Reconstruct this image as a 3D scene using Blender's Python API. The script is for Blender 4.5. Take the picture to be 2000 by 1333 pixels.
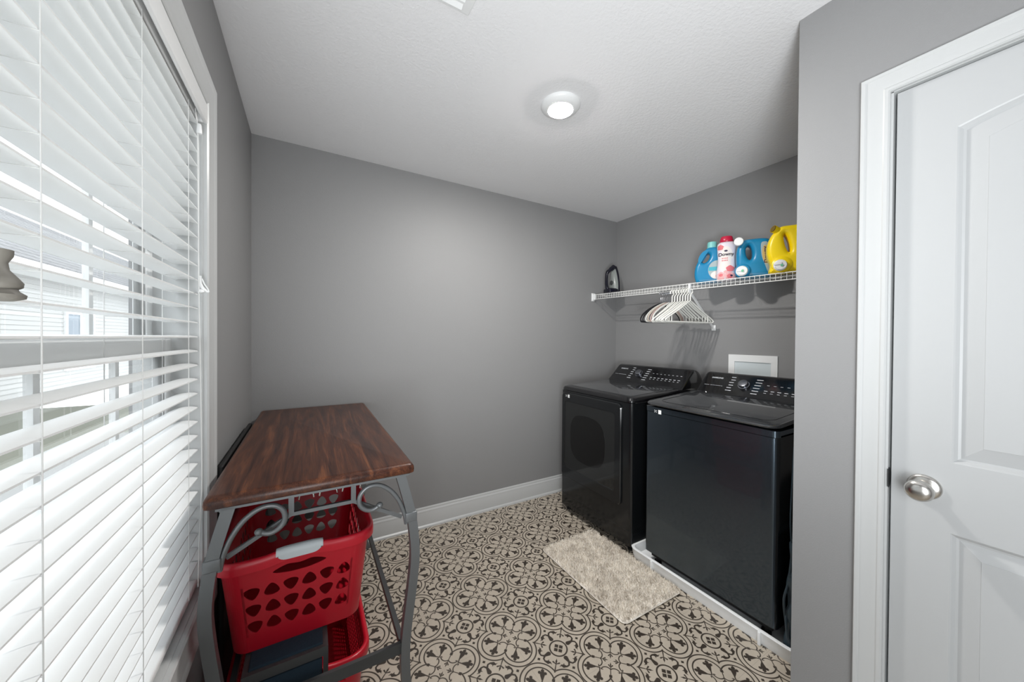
import bpy, bmesh, math, random
from math import sin, cos, pi, sqrt, radians as R_
from mathutils import Vector, Matrix
random.seed(7)
for o in list(bpy.data.objects): bpy.data.objects.remove(o)
S = bpy.context.scene
COL = S.collection
# ---------------------------------------------------------------- camera
YAW, PITCH, ROLL, FPX, HC, CX = 0.5266, -0.0087, 0.0070, 679.69, 1.3218, 0.2801
F = Vector((sin(YAW)*cos(PITCH), cos(YAW)*cos(PITCH), sin(PITCH)))
Rv = Vector((cos(YAW), -sin(YAW), 0)); U = Rv.cross(F)
R2 = Rv*cos(ROLL) + U*sin(ROLL); U2 = R2.cross(F)
cam = bpy.data.cameras.new('camera'); camo = bpy.data.objects.new('camera', cam); COL.objects.link(camo)
cam.sensor_width = 36; cam.sensor_fit = 'HORIZONTAL'; cam.lens = FPX/2000*36; cam.clip_start = 0.02; cam.clip_end = 200
M = Matrix((R2, U2, -F)).transposed().to_4x4(); M.translation = Vector((CX, 0, HC)); camo.matrix_world = M
S.camera = camo
# ---------------------------------------------------------------- sky, exposure
W = bpy.data.worlds.new('sky'); S.world = W; W.use_nodes = True
wn = W.node_tree.nodes; bg = wn['Background']; bg.inputs[0].default_value = (0.90, 0.96, 1.0, 1); bg.inputs[1].default_value = 3.3
S.view_settings.view_transform = 'Standard'; S.view_settings.look = 'None'
S.view_settings.exposure = 0.0; S.view_settings.gamma = 1; S.view_settings.use_curve_mapping = False
S.cycles.use_denoising = True
S.cycles.max_bounces = 12; S.cycles.diffuse_bounces = 6; S.cycles.glossy_bounces = 5; S.cycles.transparent_max_bounces = 12
S.cycles.sample_clamp_indirect = 8
# unseen fill spot added beside the camera, aimed up at the ceiling
fl = bpy.data.lights.new('bounce_fill', 'SPOT'); fl.energy = 165; fl.spot_size = R_(104); fl.spot_blend = 1.0; fl.shadow_soft_size = .28; fl.color = (.95, .98, 1.0)
fo = bpy.data.objects.new('bounce_fill', fl); COL.objects.link(fo); fo.location = (.14, -.34, .95)
fo.rotation_euler = (Vector((1.65, 1.95, 2.35))-Vector(fo.location)).to_track_quat('-Z', 'Y').to_euler()
# added area fill at the left wall behind the camera, no window there
hl = bpy.data.lights.new('side_fill', 'AREA'); hl.shape = 'RECTANGLE'; hl.size = 1.5; hl.size_y = 1.05; hl.energy = 34; hl.color = (.94, .975, 1.0)
ho = bpy.data.objects.new('side_fill', hl); COL.objects.link(ho); ho.location = (.02, -.80, 1.12); ho.rotation_euler = (0, R_(-90), 0)
# ---------------------------------------------------------------- dimensions
XR, YB, H, XD, YD, YF = 2.826, 2.393, 2.44, 1.7616, 0.5595, -1.5

# ---------------------------------------------------------------- materials
def mat(name, col=(.8, .8, .8), rough=.5, metal=0, spec=.5, bump=None, emit=None, coat=0, aniso=0):
    m = bpy.data.materials.new(name); m.use_nodes = True; nt = m.node_tree; b = nt.nodes['Principled BSDF']
    b.inputs['Base Color'].default_value = (*col, 1); b.inputs['Roughness'].default_value = rough
    b.inputs['Metallic'].default_value = metal; b.inputs['Specular IOR Level'].default_value = spec
    b.inputs['Coat Weight'].default_value = coat; b.inputs['Coat Roughness'].default_value = .05
    if emit: b.inputs['Emission Color'].default_value = (*emit[0], 1); b.inputs['Emission Strength'].default_value = emit[1]
    if bump:
        sc, st, det = bump[:3]
        tc = nt.nodes.new('ShaderNodeTexCoord'); n = nt.nodes.new('ShaderNodeTexNoise'); bp = nt.nodes.new('ShaderNodeBump')
        mp = nt.nodes.new('ShaderNodeMapping'); mp.inputs['Scale'].default_value = bump[3] if len(bump) > 3 else (1, 1, 1)
        nt.links.new(tc.outputs['Object'], mp.inputs[0]); nt.links.new(mp.outputs[0], n.inputs['Vector'])
        n.inputs['Scale'].default_value = sc; n.inputs['Detail'].default_value = det
        bp.inputs['Strength'].default_value = st; bp.inputs['Distance'].default_value = .002
        nt.links.new(n.outputs[0], bp.inputs['Height']); nt.links.new(bp.outputs[0], b.inputs['Normal'])
    return m
m_wall = mat('grey_wall_paint', (.262, .262, .264), .55, bump=(260, .25, 3))
m_ceil = mat('ceiling_texture_paint', (.80, .80, .81), .8, bump=(90, .9, 4))
m_trim = mat('white_trim_paint', (.53, .54, .54), .32, bump=(40, .04, 2))
m_door = mat('white_door_paint', (.47, .48, .485), .38, bump=(60, .05, 3, (1, 1, .15)))
m_slat = mat('blind_vinyl', (.86, .87, .87), .35)
m_cord = mat('cord_white', (.75, .75, .74), .8)
m_wire = mat('white_vinyl_wire', (.82, .82, .80), .35)
m_plw = mat('white_plastic', (.82, .83, .83), .35)
m_black = mat('gloss_black_plastic', (.006, .006, .007), .12, coat=.3)
m_steel = mat('black_stainless', (.075, .098, .122), .27, metal=.9, bump=(14, .05, 2, (3, 3, 90)), coat=.5)
m_side = mat('black_side_paint', (.007, .008, .009), .13)
m_lid = mat('dark_glass_lid', (.025, .027, .03), .07, coat=.5)
m_dark = mat('dark_rubber', (.008, .008, .008), .6)
m_glassd = mat('dryer_dark_glass', (.014, .015, .015), .06)
m_chrome = mat('satin_nickel', (.60, .58, .55), .24, metal=1)
m_knobm = mat('dial_metal', (.30, .31, .34), .28, metal=1)
m_mark = mat('panel_print', (.55, .57, .60), .5)
m_white = mat('sticker_white', (.85, .86, .86), .5)
m_gm = mat('grey_painted_steel', (.155, .163, .168), .36, metal=.35)
m_gmd = mat('dark_grey_steel', (.065, .068, .07), .45, metal=.3)
m_red = mat('red_plastic', (.50, .008, .022), .32)
m_grip = mat('grey_grip', (.52, .56, .58), .5)
m_navy = mat('navy_carpet', (.011, .026, .042), .95, bump=(110, 1.0, 4))
m_bag = mat('dark_bag_plastic', (.030, .050, .065), .3)
m_blue = mat('blue_plastic', (.008, .22, .43), .3)
m_teal = mat('teal_cap', (.22, .58, .56), .4)
m_yel = mat('yellow_plastic', (.95, .70, .003), .3)
m_pink = mat('pink_bottle', (.74, .68, .74), .35)
m_rcap = mat('crimson_cap', (.50, .012, .05), .3)
m_rose = mat('rose_print', (.70, .16, .18), .5); m_rose2 = mat('rose_print_pale', (.80, .42, .42), .5)
m_cream = mat('cream_print', (.80, .74, .70), .5); m_ink = mat('ink_dark', (.03, .02, .06), .5)
m_lteal = mat('label_teal', (.05, .42, .52), .5); m_lgrey = mat('label_silver', (.38, .45, .46), .4); m_gold = mat('label_gold', (.62, .42, .15), .4)
m_green = mat('green_button', (.15, .5, .3), .5); m_orange = mat('label_orange', (.75, .22, .03), .5)
m_hblack = mat('hanger_black', (.015, .015, .018), .6); m_hwhite = mat('hanger_white', (.80, .80, .76), .4)
m_hbeige = mat('hanger_beige', (.62, .54, .46), .6); m_hpink = mat('hanger_pink', (.55, .40, .38), .6)
m_tank = mat('iron_tank', (.24, .26, .25), .25); m_ironb = mat('iron_black', (.006, .006, .014), .15)
m_lens = mat('light_lens', (.9, .9, .9), .5, emit=((1, .97, .93), 820))
m_figu = mat('ornament_stone', (.16, .15, .13), .6, bump=(30, .4, 3))
m_sid = mat('vinyl_siding', (.42, .42, .41), .6); m_shade = mat('dark_window_glass', (.12, .16, .2), .1)
m_grass = mat('grass', (.17, .175, .14), .9, bump=(30, 1, 4))
m_conc = mat('deck_grey', (.24, .24, .235), .8)
def shingle():
    m = mat('roof_shingle', (.4, .4, .4), .9); nt = m.node_tree; b = nt.nodes['Principled BSDF']
    br = nt.nodes.new('ShaderNodeTexBrick'); tc = nt.nodes.new('ShaderNodeTexCoord'); nt.links.new(tc.outputs['UV'], br.inputs[0])
    br.inputs['Color1'].default_value = (.24, .24, .245, 1); br.inputs['Color2'].default_value = (.20, .20, .205, 1); br.inputs['Mortar'].default_value = (.09, .09, .09, 1)
    br.inputs['Scale'].default_value = 1; br.inputs['Brick Width'].default_value = .3; br.inputs['Row Height'].default_value = .14; br.inputs['Mortar Size'].default_value = .012
    nt.links.new(br.outputs[0], b.inputs['Base Color']); return m
m_shing = shingle()
def glass():
    m = bpy.data.materials.new('window_glass'); m.use_nodes = True; nt = m.node_tree; nt.nodes.clear()
    o = nt.nodes.new('ShaderNodeOutputMaterial'); mx = nt.nodes.new('ShaderNodeMixShader'); t = nt.nodes.new('ShaderNodeBsdfTransparent')
    g = nt.nodes.new('ShaderNodeBsdfGlossy'); g.inputs['Roughness'].default_value = .02; fr = nt.nodes.new('ShaderNodeFresnel'); ge = nt.nodes.new('ShaderNodeNewGeometry'); io = nt.nodes.new('ShaderNodeMath'); io.operation = 'MULTIPLY_ADD'
    io.inputs[1].default_value = 1/1.45-1.45; io.inputs[2].default_value = 1.45; nt.links.new(ge.outputs['Backfacing'], io.inputs[0]); nt.links.new(io.outputs[0], fr.inputs[0])
    nt.links.new(fr.outputs[0], mx.inputs[0]); nt.links.new(t.outputs[0], mx.inputs[1]); nt.links.new(g.outputs[0], mx.inputs[2]); nt.links.new(mx.outputs[0], o.inputs[0]); return m
m_glass = glass()
def wood():
    m = mat('walnut_laminate', (.12, .05, .03), .34, spec=.3); nt = m.node_tree; b = nt.nodes['Principled BSDF']; L = nt.links.new
    tc = nt.nodes.new('ShaderNodeTexCoord'); mp = nt.nodes.new('ShaderNodeMapping'); mp.inputs['Scale'].default_value = (9, .55, 9)
    n = nt.nodes.new('ShaderNodeTexNoise'); n.inputs['Scale'].default_value = 3.3; n.inputs['Detail'].default_value = 8; n.inputs['Distortion'].default_value = 1.2; n.inputs['Roughness'].default_value = .62
    n2 = nt.nodes.new('ShaderNodeTexNoise'); n2.inputs['Scale'].default_value = 30; n2.inputs['Detail'].default_value = 6
    mp2 = nt.nodes.new('ShaderNodeMapping'); mp2.inputs['Scale'].default_value = (14, .35, 14)
    cr = nt.nodes.new('ShaderNodeValToRGB'); e = cr.color_ramp.elements
    e[0].position = .28; e[0].color = (.022, .007, .005, 1); e[1].position = .72; e[1].color = (.17, .060, .024, 1)
    k = e.new(.5); k.color = (.072, .024, .012, 1)
    ad = nt.nodes.new('ShaderNodeMath'); ad.operation = 'MULTIPLY_ADD'; ad.inputs[1].default_value = .45
    ad2 = nt.nodes.new('ShaderNodeMath'); ad2.operation = 'MULTIPLY_ADD'; ad2.inputs[1].default_value = .95; ad2.inputs[2].default_value = -.24
    L(tc.outputs['Object'], mp.inputs[0]); L(mp.outputs[0], n.inputs['Vector']); L(tc.outputs['Object'], mp2.inputs[0]); L(mp2.outputs[0], n2.inputs['Vector'])
    L(n.outputs[0], ad2.inputs[0]); L(n2.outputs[0], ad.inputs[0]); L(ad2.outputs[0], ad.inputs[2]); L(ad.outputs[0], cr.inputs[0]); L(cr.outputs[0], b.inputs['Base Color']); return m
m_wood = wood()

# floor tile pattern -----------------------------------------------------
def tile_material():
    m = mat('patterned_tile', (.5, .45, .38), .42); nt = m.node_tree; b = nt.nodes['Principled BSDF']; nodes = nt.nodes; L = nt.links.new
    def mth(op, *a):
        n = nodes.new('ShaderNodeMath'); n.operation = op
        for i, v in enumerate(a):
            if isinstance(v, (int, float)): n.inputs[i].default_value = v
            else: L(v, n.inputs[i])
        return n.outputs[0]
    def vm(op, *a, out=0):
        n = nodes.new('ShaderNodeVectorMath'); n.operation = op
        for i, v in enumerate(a):
            if isinstance(v, tuple): n.inputs[i].default_value = v
            elif isinstance(v, (int, float)): n.inputs['Scale'].default_value = v
            else: L(v, n.inputs[i] if not (op == 'SCALE' and i == 1) else n.inputs['Scale'])
        return n.outputs['Value'] if out else n.outputs['Vector']
    tc = nodes.new('ShaderNodeTexCoord'); sx = nodes.new('ShaderNodeSeparateXYZ'); L(tc.outputs['Object'], sx.inputs[0])
    P = .3024
    def fold(o, c):
        v = mth('ADD', mth('MULTIPLY', mth('SUBTRACT', o, c), 1/P), 0.5)
        v = mth('SUBTRACT', mth('FRACT', v), 0.5)
        return mth('ABSOLUTE', mth('MULTIPLY', v, 2))
    ax = fold(sx.outputs[0], 1.047+P*-20); ay = fold(sx.outputs[1], 1.3195+P*-20)
    x = mth('MAXIMUM', ax, ay); y = mth('MINIMUM', ax, ay)
    cb = nodes.new('ShaderNodeCombineXYZ'); L(x, cb.inputs[0]); L(y, cb.inputs[1]); p = cb.outputs[0]
    def dist(c): return vm('DISTANCE', p, (c[0], c[1], 0), out=1)
    def disc(c, r): return mth('SUBTRACT', dist(c), r)
    def ring(c, r, w): return mth('SUBTRACT', mth('ABSOLUTE', mth('SUBTRACT', dist(c), r)), w)
    def cap(a, bb, ra, rb):
        d = (bb[0]-a[0], bb[1]-a[1]); l2 = d[0]**2+d[1]**2
        q = vm('SUBTRACT', p, (a[0], a[1], 0))
        h = nodes.new('ShaderNodeMath'); h.operation = 'MULTIPLY'; h.use_clamp = True; L(vm('DOT_PRODUCT', q, (d[0], d[1], 0), out=1), h.inputs[0]); h.inputs[1].default_value = 1/l2
        h = h.outputs[0]
        dd = vm('LENGTH', vm('SUBTRACT', q, vm('SCALE', (d[0], d[1], 0), h)), out=1)
        return mth('SUBTRACT', dd, mth('MULTIPLY_ADD', h, rb-ra, ra))
    def dia(c, r):
        return mth('SUBTRACT', mth('ADD', mth('ABSOLUTE', mth('SUBTRACT', x, c[0])), mth('ABSOLUTE', mth('SUBTRACT', y, c[1]))), r)
    acc = None
    def add(d):
        nonlocal acc
        acc = d if acc is None else mth('MINIMUM', acc, d)
    s = mth('ADD', x, y)
    add(mth('MAXIMUM', ring((.48, 0), .503, .018), mth('SUBTRACT', .9, s)))
    add(mth('MAXIMUM', ring((.48, 0), .378, .018), mth('SUBTRACT', .33, x)))
    add(mth('MAXIMUM', ring((.335, .18), 0.145, .015), mth('SUBTRACT', mth('MULTIPLY_ADD', y, .25, x), .41)))
    add(cap((.375, .062), (.345, .085), .016, .004))
    add(dia((.325, .325), .055))
    add(dia((1, .337), .048))
    # flower in the petal
    add(cap((.385, -.01), (.46, .07), .016, .016)); add(cap((.46, .07), (.57, .15), .016, .060))
    add(disc((.605, .18), .070)); add(disc((.675, .228), .046)); add(disc((.575, .248), .042)); add(disc((.682, .135), .042)); add(cap((.675, .228), (.73, .265), .030, .006))
    # twigs on the diagonal
    add(cap((.49, .49), (.66, .66), .020, .010)); add(cap((.66, .66), (.715, .715), .014, .026)); add(cap((.715, .715), (.765, .765), .022, .003)); add(cap((.65, .65), (.745, .628), .010, .022))
    add(cap((.30, .30), (.13, .13), .012, .010)); add(cap((.13, .13), (.085, .085), .012, .020)); add(cap((.085, .085), (.04, .04), .016, .002)); add(cap((.15, .15), (.135, .065), .008, .018))
    # corner ring and its four-part square
    add(ring((1, 1), .243, .021))
    u = mth('ABSOLUTE', mth('MULTIPLY', mth('SUBTRACT', mth('ADD', x, y), 2), .7071)); v = mth('MULTIPLY', mth('SUBTRACT', x, y), .7071)
    sq = mth('MAXIMUM', mth('SUBTRACT', mth('MAXIMUM', u, v), .112), mth('SUBTRACT', .012, mth('MINIMUM', u, v)))
    sq = mth('MAXIMUM', sq, mth('SUBTRACT', .016, mth('ABSOLUTE', mth('SUBTRACT', mth('MAXIMUM', u, v), mth('MULTIPLY_ADD', mth('MINIMUM', u, v), .3, .065))) ) if False else sq)
    add(sq)
    # comma scrolls
    add(cap((1, .665), (1, .53), .062, .030)); add(cap((1, .53), (.94, .455), .028, .022)); add(cap((.94, .455), (.865, .45), .022, .022))
    add(cap((.865, .45), (.80, .50), .022, .048)); add(cap((.80, .50), (.765, .545), .048, .026)); add(cap((.765, .545), (.695, .548), .020, .003)); add(cap((.80, .5), (.85, .56), .03, .006))
    mr = nodes.new('ShaderNodeMapRange'); L(acc, mr.inputs[0]); mr.inputs[1].default_value = -.006; mr.inputs[2].default_value = .006; mr.inputs[3].default_value = 1; mr.inputs[4].default_value = 0
    jt = nodes.new('ShaderNodeMapRange'); L(y, jt.inputs[0]); jt.inputs[1].default_value = .002; jt.inputs[2].default_value = .008; jt.inputs[3].default_value = .35; jt.inputs[4].default_value = 0
    nz = nodes.new('ShaderNodeTexNoise'); L(tc.outputs['Object'], nz.inputs['Vector']); nz.inputs['Scale'].default_value = 9; nz.inputs['Detail'].default_value = 4
    c0 = nodes.new('ShaderNodeMix'); c0.data_type = 'RGBA'; L(nz.outputs[0], c0.inputs[0]); c0.inputs[6].default_value = (.41, .36, .29, 1); c0.inputs[7].default_value = (.56, .495, .41, 1)
    c2 = nodes.new('ShaderNodeMix'); c2.data_type = 'RGBA'; L(jt.outputs[0], c2.inputs[0]); L(c0.outputs[2], c2.inputs[6]); c2.inputs[7].default_value = (.22, .2, .18, 1)
    c1 = nodes.new('ShaderNodeMix'); c1.data_type = 'RGBA'; L(mr.outputs[0], c1.inputs[0]); L(c2.outputs[2], c1.inputs[6]); c1.inputs[7].default_value = (.040, .030, .022, 1)
    L(c1.outputs[2], b.inputs['Base Color']); return m
m_tile = tile_material()
def rug_mat():
    m = mat('shag', (.55, .52, .47), .95); nt = m.node_tree; b = nt.nodes['Principled BSDF']
    tc = nt.nodes.new('ShaderNodeTexCoord'); n = nt.nodes.new('ShaderNodeTexNoise'); n.inputs['Scale'].default_value = 22; n.inputs['Detail'].default_value = 7
    cr = nt.nodes.new('ShaderNodeValToRGB'); cr.color_ramp.elements[0].position = .3; cr.color_ramp.elements[0].color = (.64, .58, .50, 1); cr.color_ramp.elements[1].position = .6; cr.color_ramp.elements[1].color = (.90, .85, .77, 1)
    nt.links.new(tc.outputs['Object'], n.inputs['Vector']); nt.links.new(n.outputs[0], cr.inputs[0]); nt.links.new(cr.outputs[0], b.inputs['Base Color']); return m
m_rug = rug_mat()

# ---------------------------------------------------------------- mesh helpers
class MB:
    def __init__(s): s.v = []; s.f = []; s.mi = []
    def add(s, vs, fs, mi=0):
        o = len(s.v); s.v += [tuple(a) for a in vs]; s.f += [tuple(i+o for i in f) for f in fs]; s.mi += [mi]*len(fs); return s
    def box(s, x0, x1, y0, y1, z0, z1, mi=0):
        vs = [(x, y, z) for z in (z0, z1) for y in (y0, y1) for x in (x0, x1)]
        return s.add(vs, [(0, 2, 3, 1), (4, 5, 7, 6), (0, 1, 5, 4), (2, 6, 7, 3), (0, 4, 6, 2), (1, 3, 7, 5)], mi)
    def rbox(s, x0, x1, y0, y1, z0, z1, r=.01, seg=3, mi=0):
        bm = bmesh.new(); bmesh.ops.create_cube(bm, size=1)
        for v in bm.verts: v.co = Vector(((x0+x1)/2+v.co.x*(x1-x0), (y0+y1)/2+v.co.y*(y1-y0), (z0+z1)/2+v.co.z*(z1-z0)))
        bmesh.ops.bevel(bm, geom=bm.edges[:], offset=r, segments=seg, affect='EDGES', profile=.5, clamp_overlap=True)
        bm.verts.index_update(); s.add([v.co for v in bm.verts], [[v.index for v in f.verts] for f in bm.faces], mi); bm.free(); return s
    def tube(s, pts, r, seg=8, mi=0, closed=False, caps=True, sx=1.0, sy=1.0):
        pts = [Vector(p) for p in pts]; n = len(pts); rr = r if isinstance(r, (list, tuple)) else [r]*n
        up = None; rings = []
        for i, p in enumerate(pts):
            if closed: t = (pts[(i+1) % n]-pts[i-1])
            else: t = pts[min(i+1, n-1)]-pts[max(i-1, 0)]
            t.normalize()
            if up is None:
                up = Vector((0, 0, 1)) if abs(t.z) < .9 else Vector((0, 1, 0))
            a = t.cross(up)
            if a.length < 1e-6: a = t.orthogonal()
            a.normalize(); up = a.cross(t).normalized()
            rings.append([p+a*(cos(2*pi*k/seg)*rr[i]*sx)+up*(sin(2*pi*k/seg)*rr[i]*sy) for k in range(seg)])
        vs = [q for ring in rings for q in ring]; fs = []
        for i in range(n if closed else n-1):
            j = (i+1) % n
            for k in range(seg): fs.append((i*seg+k, i*seg+(k+1) % seg, j*seg+(k+1) % seg, j*seg+k))
        if caps and not closed: fs += [tuple(range(seg))[::-1], tuple((n-1)*seg+k for k in range(seg))]
        return s.add(vs, fs, mi)
    def bar(s, pts, w, t, nrm=(0, 1, 0), mi=0):
        """flat bar along pts: width w in the bend plane, thickness t along nrm"""
        pts = [Vector(p) for p in pts]; N = Vector(nrm); vs = []; n = len(pts)
        for i, p in enumerate(pts):
            d = (pts[min(i+1, n-1)]-pts[max(i-1, 0)]).normalized(); a = d.cross(N).normalized()
            for (ca, cn) in ((-1, -1), (1, -1), (1, 1), (-1, 1)): vs.append(p+a*(ca*w/2)+N*(cn*t/2))
        fs = []
        for i in range(n-1):
            for k in range(4): fs.append((i*4+k, i*4+(k+1) % 4, i*4+4+(k+1) % 4, i*4+4+k))
        fs += [(3, 2, 1, 0), tuple(4*(n-1)+k for k in range(4))]
        return s.add(vs, fs, mi)
    def lathe(s, prof, origin=(0, 0, 0), axis='z', seg=32, mi=0, sx=1, sy=1):
        vs = []; o = Vector(origin)
        for r, h in prof:
            for k in range(seg):
                a = 2*pi*k/seg; c, d = r*cos(a)*sx, r*sin(a)*sy
                q = {'z': (c, d, h), 'x': (h, c, d), 'y': (d, h, c)}[axis]; vs.append(o+Vector(q))
        fs = []
        for i in range(len(prof)-1):
            for k in range(seg): fs.append((i*seg+k, i*seg+(k+1) % seg, (i+1)*seg+(k+1) % seg, (i+1)*seg+k))
        if prof[0][0] > 1e-6: fs.append(tuple(range(seg))[::-1])
        if prof[-1][0] > 1e-6: fs.append(tuple((len(prof)-1)*seg+k for k in range(seg)))
        return s.add(vs, fs, mi)
    def loft(s, rings, caps=True, mi=0, closed=True):
        n = len(rings[0]); vs = [q for r in rings for q in r]; fs = []
        for i in range(len(rings)-1):
            for k in range(n if closed else n-1): fs.append((i*n+k, i*n+(k+1) % n, (i+1)*n+(k+1) % n, (i+1)*n+k))
        if caps: fs += [tuple(range(n))[::-1], tuple((len(rings)-1)*n+k for k in range(n))]
        return s.add(vs, fs, mi)
    def prism(s, poly, a0, a1, axis='y', mi=0):
        """poly of 2D points; axis y: (x,z); axis x: (y,z); axis z: (x,y)"""
        def q(p, a): return {'y': (p[0], a, p[1]), 'x': (a, p[0], p[1]), 'z': (p[0], p[1], a)}[axis]
        return s.loft([[q(p, a0) for p in poly], [q(p, a1) for p in poly]], mi=mi)
    def build(s, name, m, parent=None, smooth=True, ang=35, recalc=True):
        me = bpy.data.meshes.new(name); me.from_pydata(s.v, [], s.f)
        for mm in (m if isinstance(m, (list, tuple)) else [m]): me.materials.append(mm)
        for p, k in zip(me.polygons, s.mi): p.material_index = k
        bm = bmesh.new(); bm.from_mesh(me)
        bmesh.ops.remove_doubles(bm, verts=bm.verts, dist=1e-6)
        if recalc: bmesh.ops.recalc_face_normals(bm, faces=bm.faces)
        bm.to_mesh(me); bm.free()
        if smooth: me.shade_smooth() if hasattr(me, 'shade_smooth') else None
        o = bpy.data.objects.new(name, me); COL.objects.link(o)
        if smooth:
            try: me.set_sharp_from_angle(angle=R_(ang))
            except Exception: pass
        if parent: o.parent = parent
        return o
def tag(o, label=None, cat=None, group=None, kind=None):
    for k, v in (('label', label), ('category', cat), ('group', group), ('kind', kind)):
        if v: o[k] = v
    return o
def thing(name, label, cat, loc=(0, 0, 0), rz=0, group=None):
    o = bpy.data.objects.new(name, None); COL.objects.link(o); o.location = loc; o.rotation_euler = (0, 0, rz); o.empty_display_size = .05
    return tag(o, label, cat, group)
def local(mb, loc):
    mb.v = [(a-loc[0], b-loc[1], c-loc[2]) for a, b, c in mb.v]; return mb
def rrect(x0, x1, y0, y1, r, n=5):
    pts = []
    for cx, cy, a0 in ((x1-r, y1-r, 0), (x0+r, y1-r, pi/2), (x0+r, y0+r, pi), (x1-r, y0+r, 3*pi/2)):
        for k in range(n+1): a = a0+pi/2*k/n; pts.append((cx+r*cos(a), cy+r*sin(a)))
    return pts
def smooth_path(pts, n=6):
    P = [Vector(p) for p in pts]; out = []
    for i in range(len(P)-1):
        p0, p1, p2, p3 = P[max(i-1, 0)], P[i], P[i+1], P[min(i+2, len(P)-1)]
        for k in range(n):
            t = k/n; out.append(.5*((2*p1)+(p2-p0)*t+(2*p0-5*p1+4*p2-p3)*t*t+(3*p1-p0-3*p2+p3)*t**3))
    out.append(P[-1]); return out
def text_obj(name, txt, size, mtx, m, parent=None, ext=.0003, align='CENTER', warp=None, bold=0):
    cu = bpy.data.curves.new(name, 'FONT'); cu.body = txt; cu.size = size; cu.extrude = ext; cu.align_x = align; cu.align_y = 'CENTER'; cu.offset = bold
    o = bpy.data.objects.new(name, cu); COL.objects.link(o); dg = bpy.context.evaluated_depsgraph_get()
    me = bpy.data.meshes.new_from_object(o.evaluated_get(dg)); bpy.data.objects.remove(o); me.transform(mtx)
    if warp:
        for v in me.vertices: v.co = warp(v.co)
    me.materials.clear(); me.materials.append(m)
    t = bpy.data.objects.new(name, me); COL.objects.link(t)
    if parent: t.parent = parent
    return t
def shape2d(name, outer, holes, th, bevel, m, parent=None, res=3):
    """rounded slab in local x (right) / z (up), front at -y"""
    cu = bpy.data.curves.new(name, 'CURVE'); cu.dimensions = '2D'; cu.fill_mode = 'BOTH'; cu.extrude = th/2-bevel; cu.bevel_depth = bevel; cu.bevel_resolution = res; cu.offset = -bevel
    for pts in [outer]+holes:
        sp = cu.splines.new('POLY'); sp.points.add(len(pts)-1); sp.use_cyclic_u = True
        for q, p in zip(sp.points, pts): q.co = (p[0], p[1], 0, 1)
    o = bpy.data.objects.new(name, cu); COL.objects.link(o); dg = bpy.context.evaluated_depsgraph_get()
    me = bpy.data.meshes.new_from_object(o.evaluated_get(dg)); bpy.data.objects.remove(o)
    me.transform(Matrix.Rotation(R_(90), 4, 'X')); me.materials.clear(); me.materials.append(m)
    bm = bmesh.new(); bm.from_mesh(me); bmesh.ops.remove_doubles(bm, verts=bm.verts, dist=1e-5); bmesh.ops.recalc_face_normals(bm, faces=bm.faces); bm.to_mesh(me); bm.free()
    me.shade_smooth(); me.set_sharp_from_angle(angle=R_(40))
    t = bpy.data.objects.new(name, me); COL.objects.link(t)
    if parent: t.parent = parent
    return t
def cr_closed(pts, n=5):
    P = [Vector((a, b, 0)) for a, b in pts]; N = len(P); out = []
    for i in range(N):
        p0, p1, p2, p3 = P[i-1], P[i], P[(i+1) % N], P[(i+2) % N]
        for k in range(n):
            t = k/n; q = .5*((2*p1)+(p2-p0)*t+(2*p0-5*p1+4*p2-p3)*t*t+(3*p1-p0-3*p2+p3)*t**3); out.append((q.x, q.y))
    return out
def ell(cx, cy, a, b, rot=0, n=24):
    return [(cx+a*cos(t)*cos(rot)-b*sin(t)*sin(rot), cy+a*cos(t)*sin(rot)+b*sin(t)*cos(rot)) for t in (2*pi*k/n for k in range(n))]

# ================================================================ ROOM
def struct(o): return tag(o, kind='structure')
struct(MB().box(-.16, XR+.12, YF-.1, YB+.12, -.1, 0).build('floor', m_tile))
struct(MB().box(-.16, XR+.12, YF-.1, YB+.12, H, H+.1).build('ceiling', m_ceil))
struct(MB().box(-.16, XR+.12, YB, YB+.12, 0, H).build('wall_back', m_wall))
struct(MB().box(XR, XR+.12, YD-.12, YB, 0, H).build('wall_right', m_wall))
WY0, WY1, WZ0, WZ1 = .26, 1.383, .557, 2.026
w = MB(); w.box(-.16, 0, YF, WY0-.004, 0, H).box(-.16, 0, WY1+.004, YB, 0, H).box(-.16, 0, WY0-.004, WY1+.004, 0, WZ0-.004).box(-.16, 0, WY0-.004, WY1+.004, WZ1+.004, H)
struct(w.build('wall_left', m_wall))
DY1, DY0, DZ = .3235, -.445, 2.047
w = MB(); w.box(XD, XD+.12, DY1+.012, YD, 0, H).box(XD, XD+.12, YF, DY0-.012, 0, H).box(XD, XD+.12, DY0-.012, DY1+.012, DZ+.012, H)
struct(w.build('wall_door_side', m_wall))
struct(MB().box(XD+.12, XR, YD-.12, YD, 0, H).build('wall_alcove_side', m_wall))
struct(MB().box(-.16, XD+.12, YF-.1, YF, 0, H).build('wall_front', m_wall))
# baseboards: profile (depth, height)
BBP = [(0, 0), (.026, 0), (.026, .006), (.024, .012), (.018, .018), (.015, .019), (.015, .098), (.013, .104), (.0135, .112), (.011, .118), (.008, .122), (.0075, .132), (.004, .1385), (0, .1385)]
def baseboard(name, axis, a0, a1, off, sgn, k=1):
    poly = [(off+sgn*d*(1 if k == 1 else .6), h*k) for d, h in BBP]
    struct(MB().prism(poly, a0, a1, axis).build(name, m_trim, ang=25))
baseboard('baseboard_back', 'x', 0, XR, YB, -1)
baseboard('baseboard_left', 'y', YF, YB-.026, 0, 1)
baseboard('baseboard_right', 'y', YD+.026, YB-.026, XR, -1)
baseboard('baseboard_alcove_side', 'x', XD+.001, XR-.026, YD, 1, .72)

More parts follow.
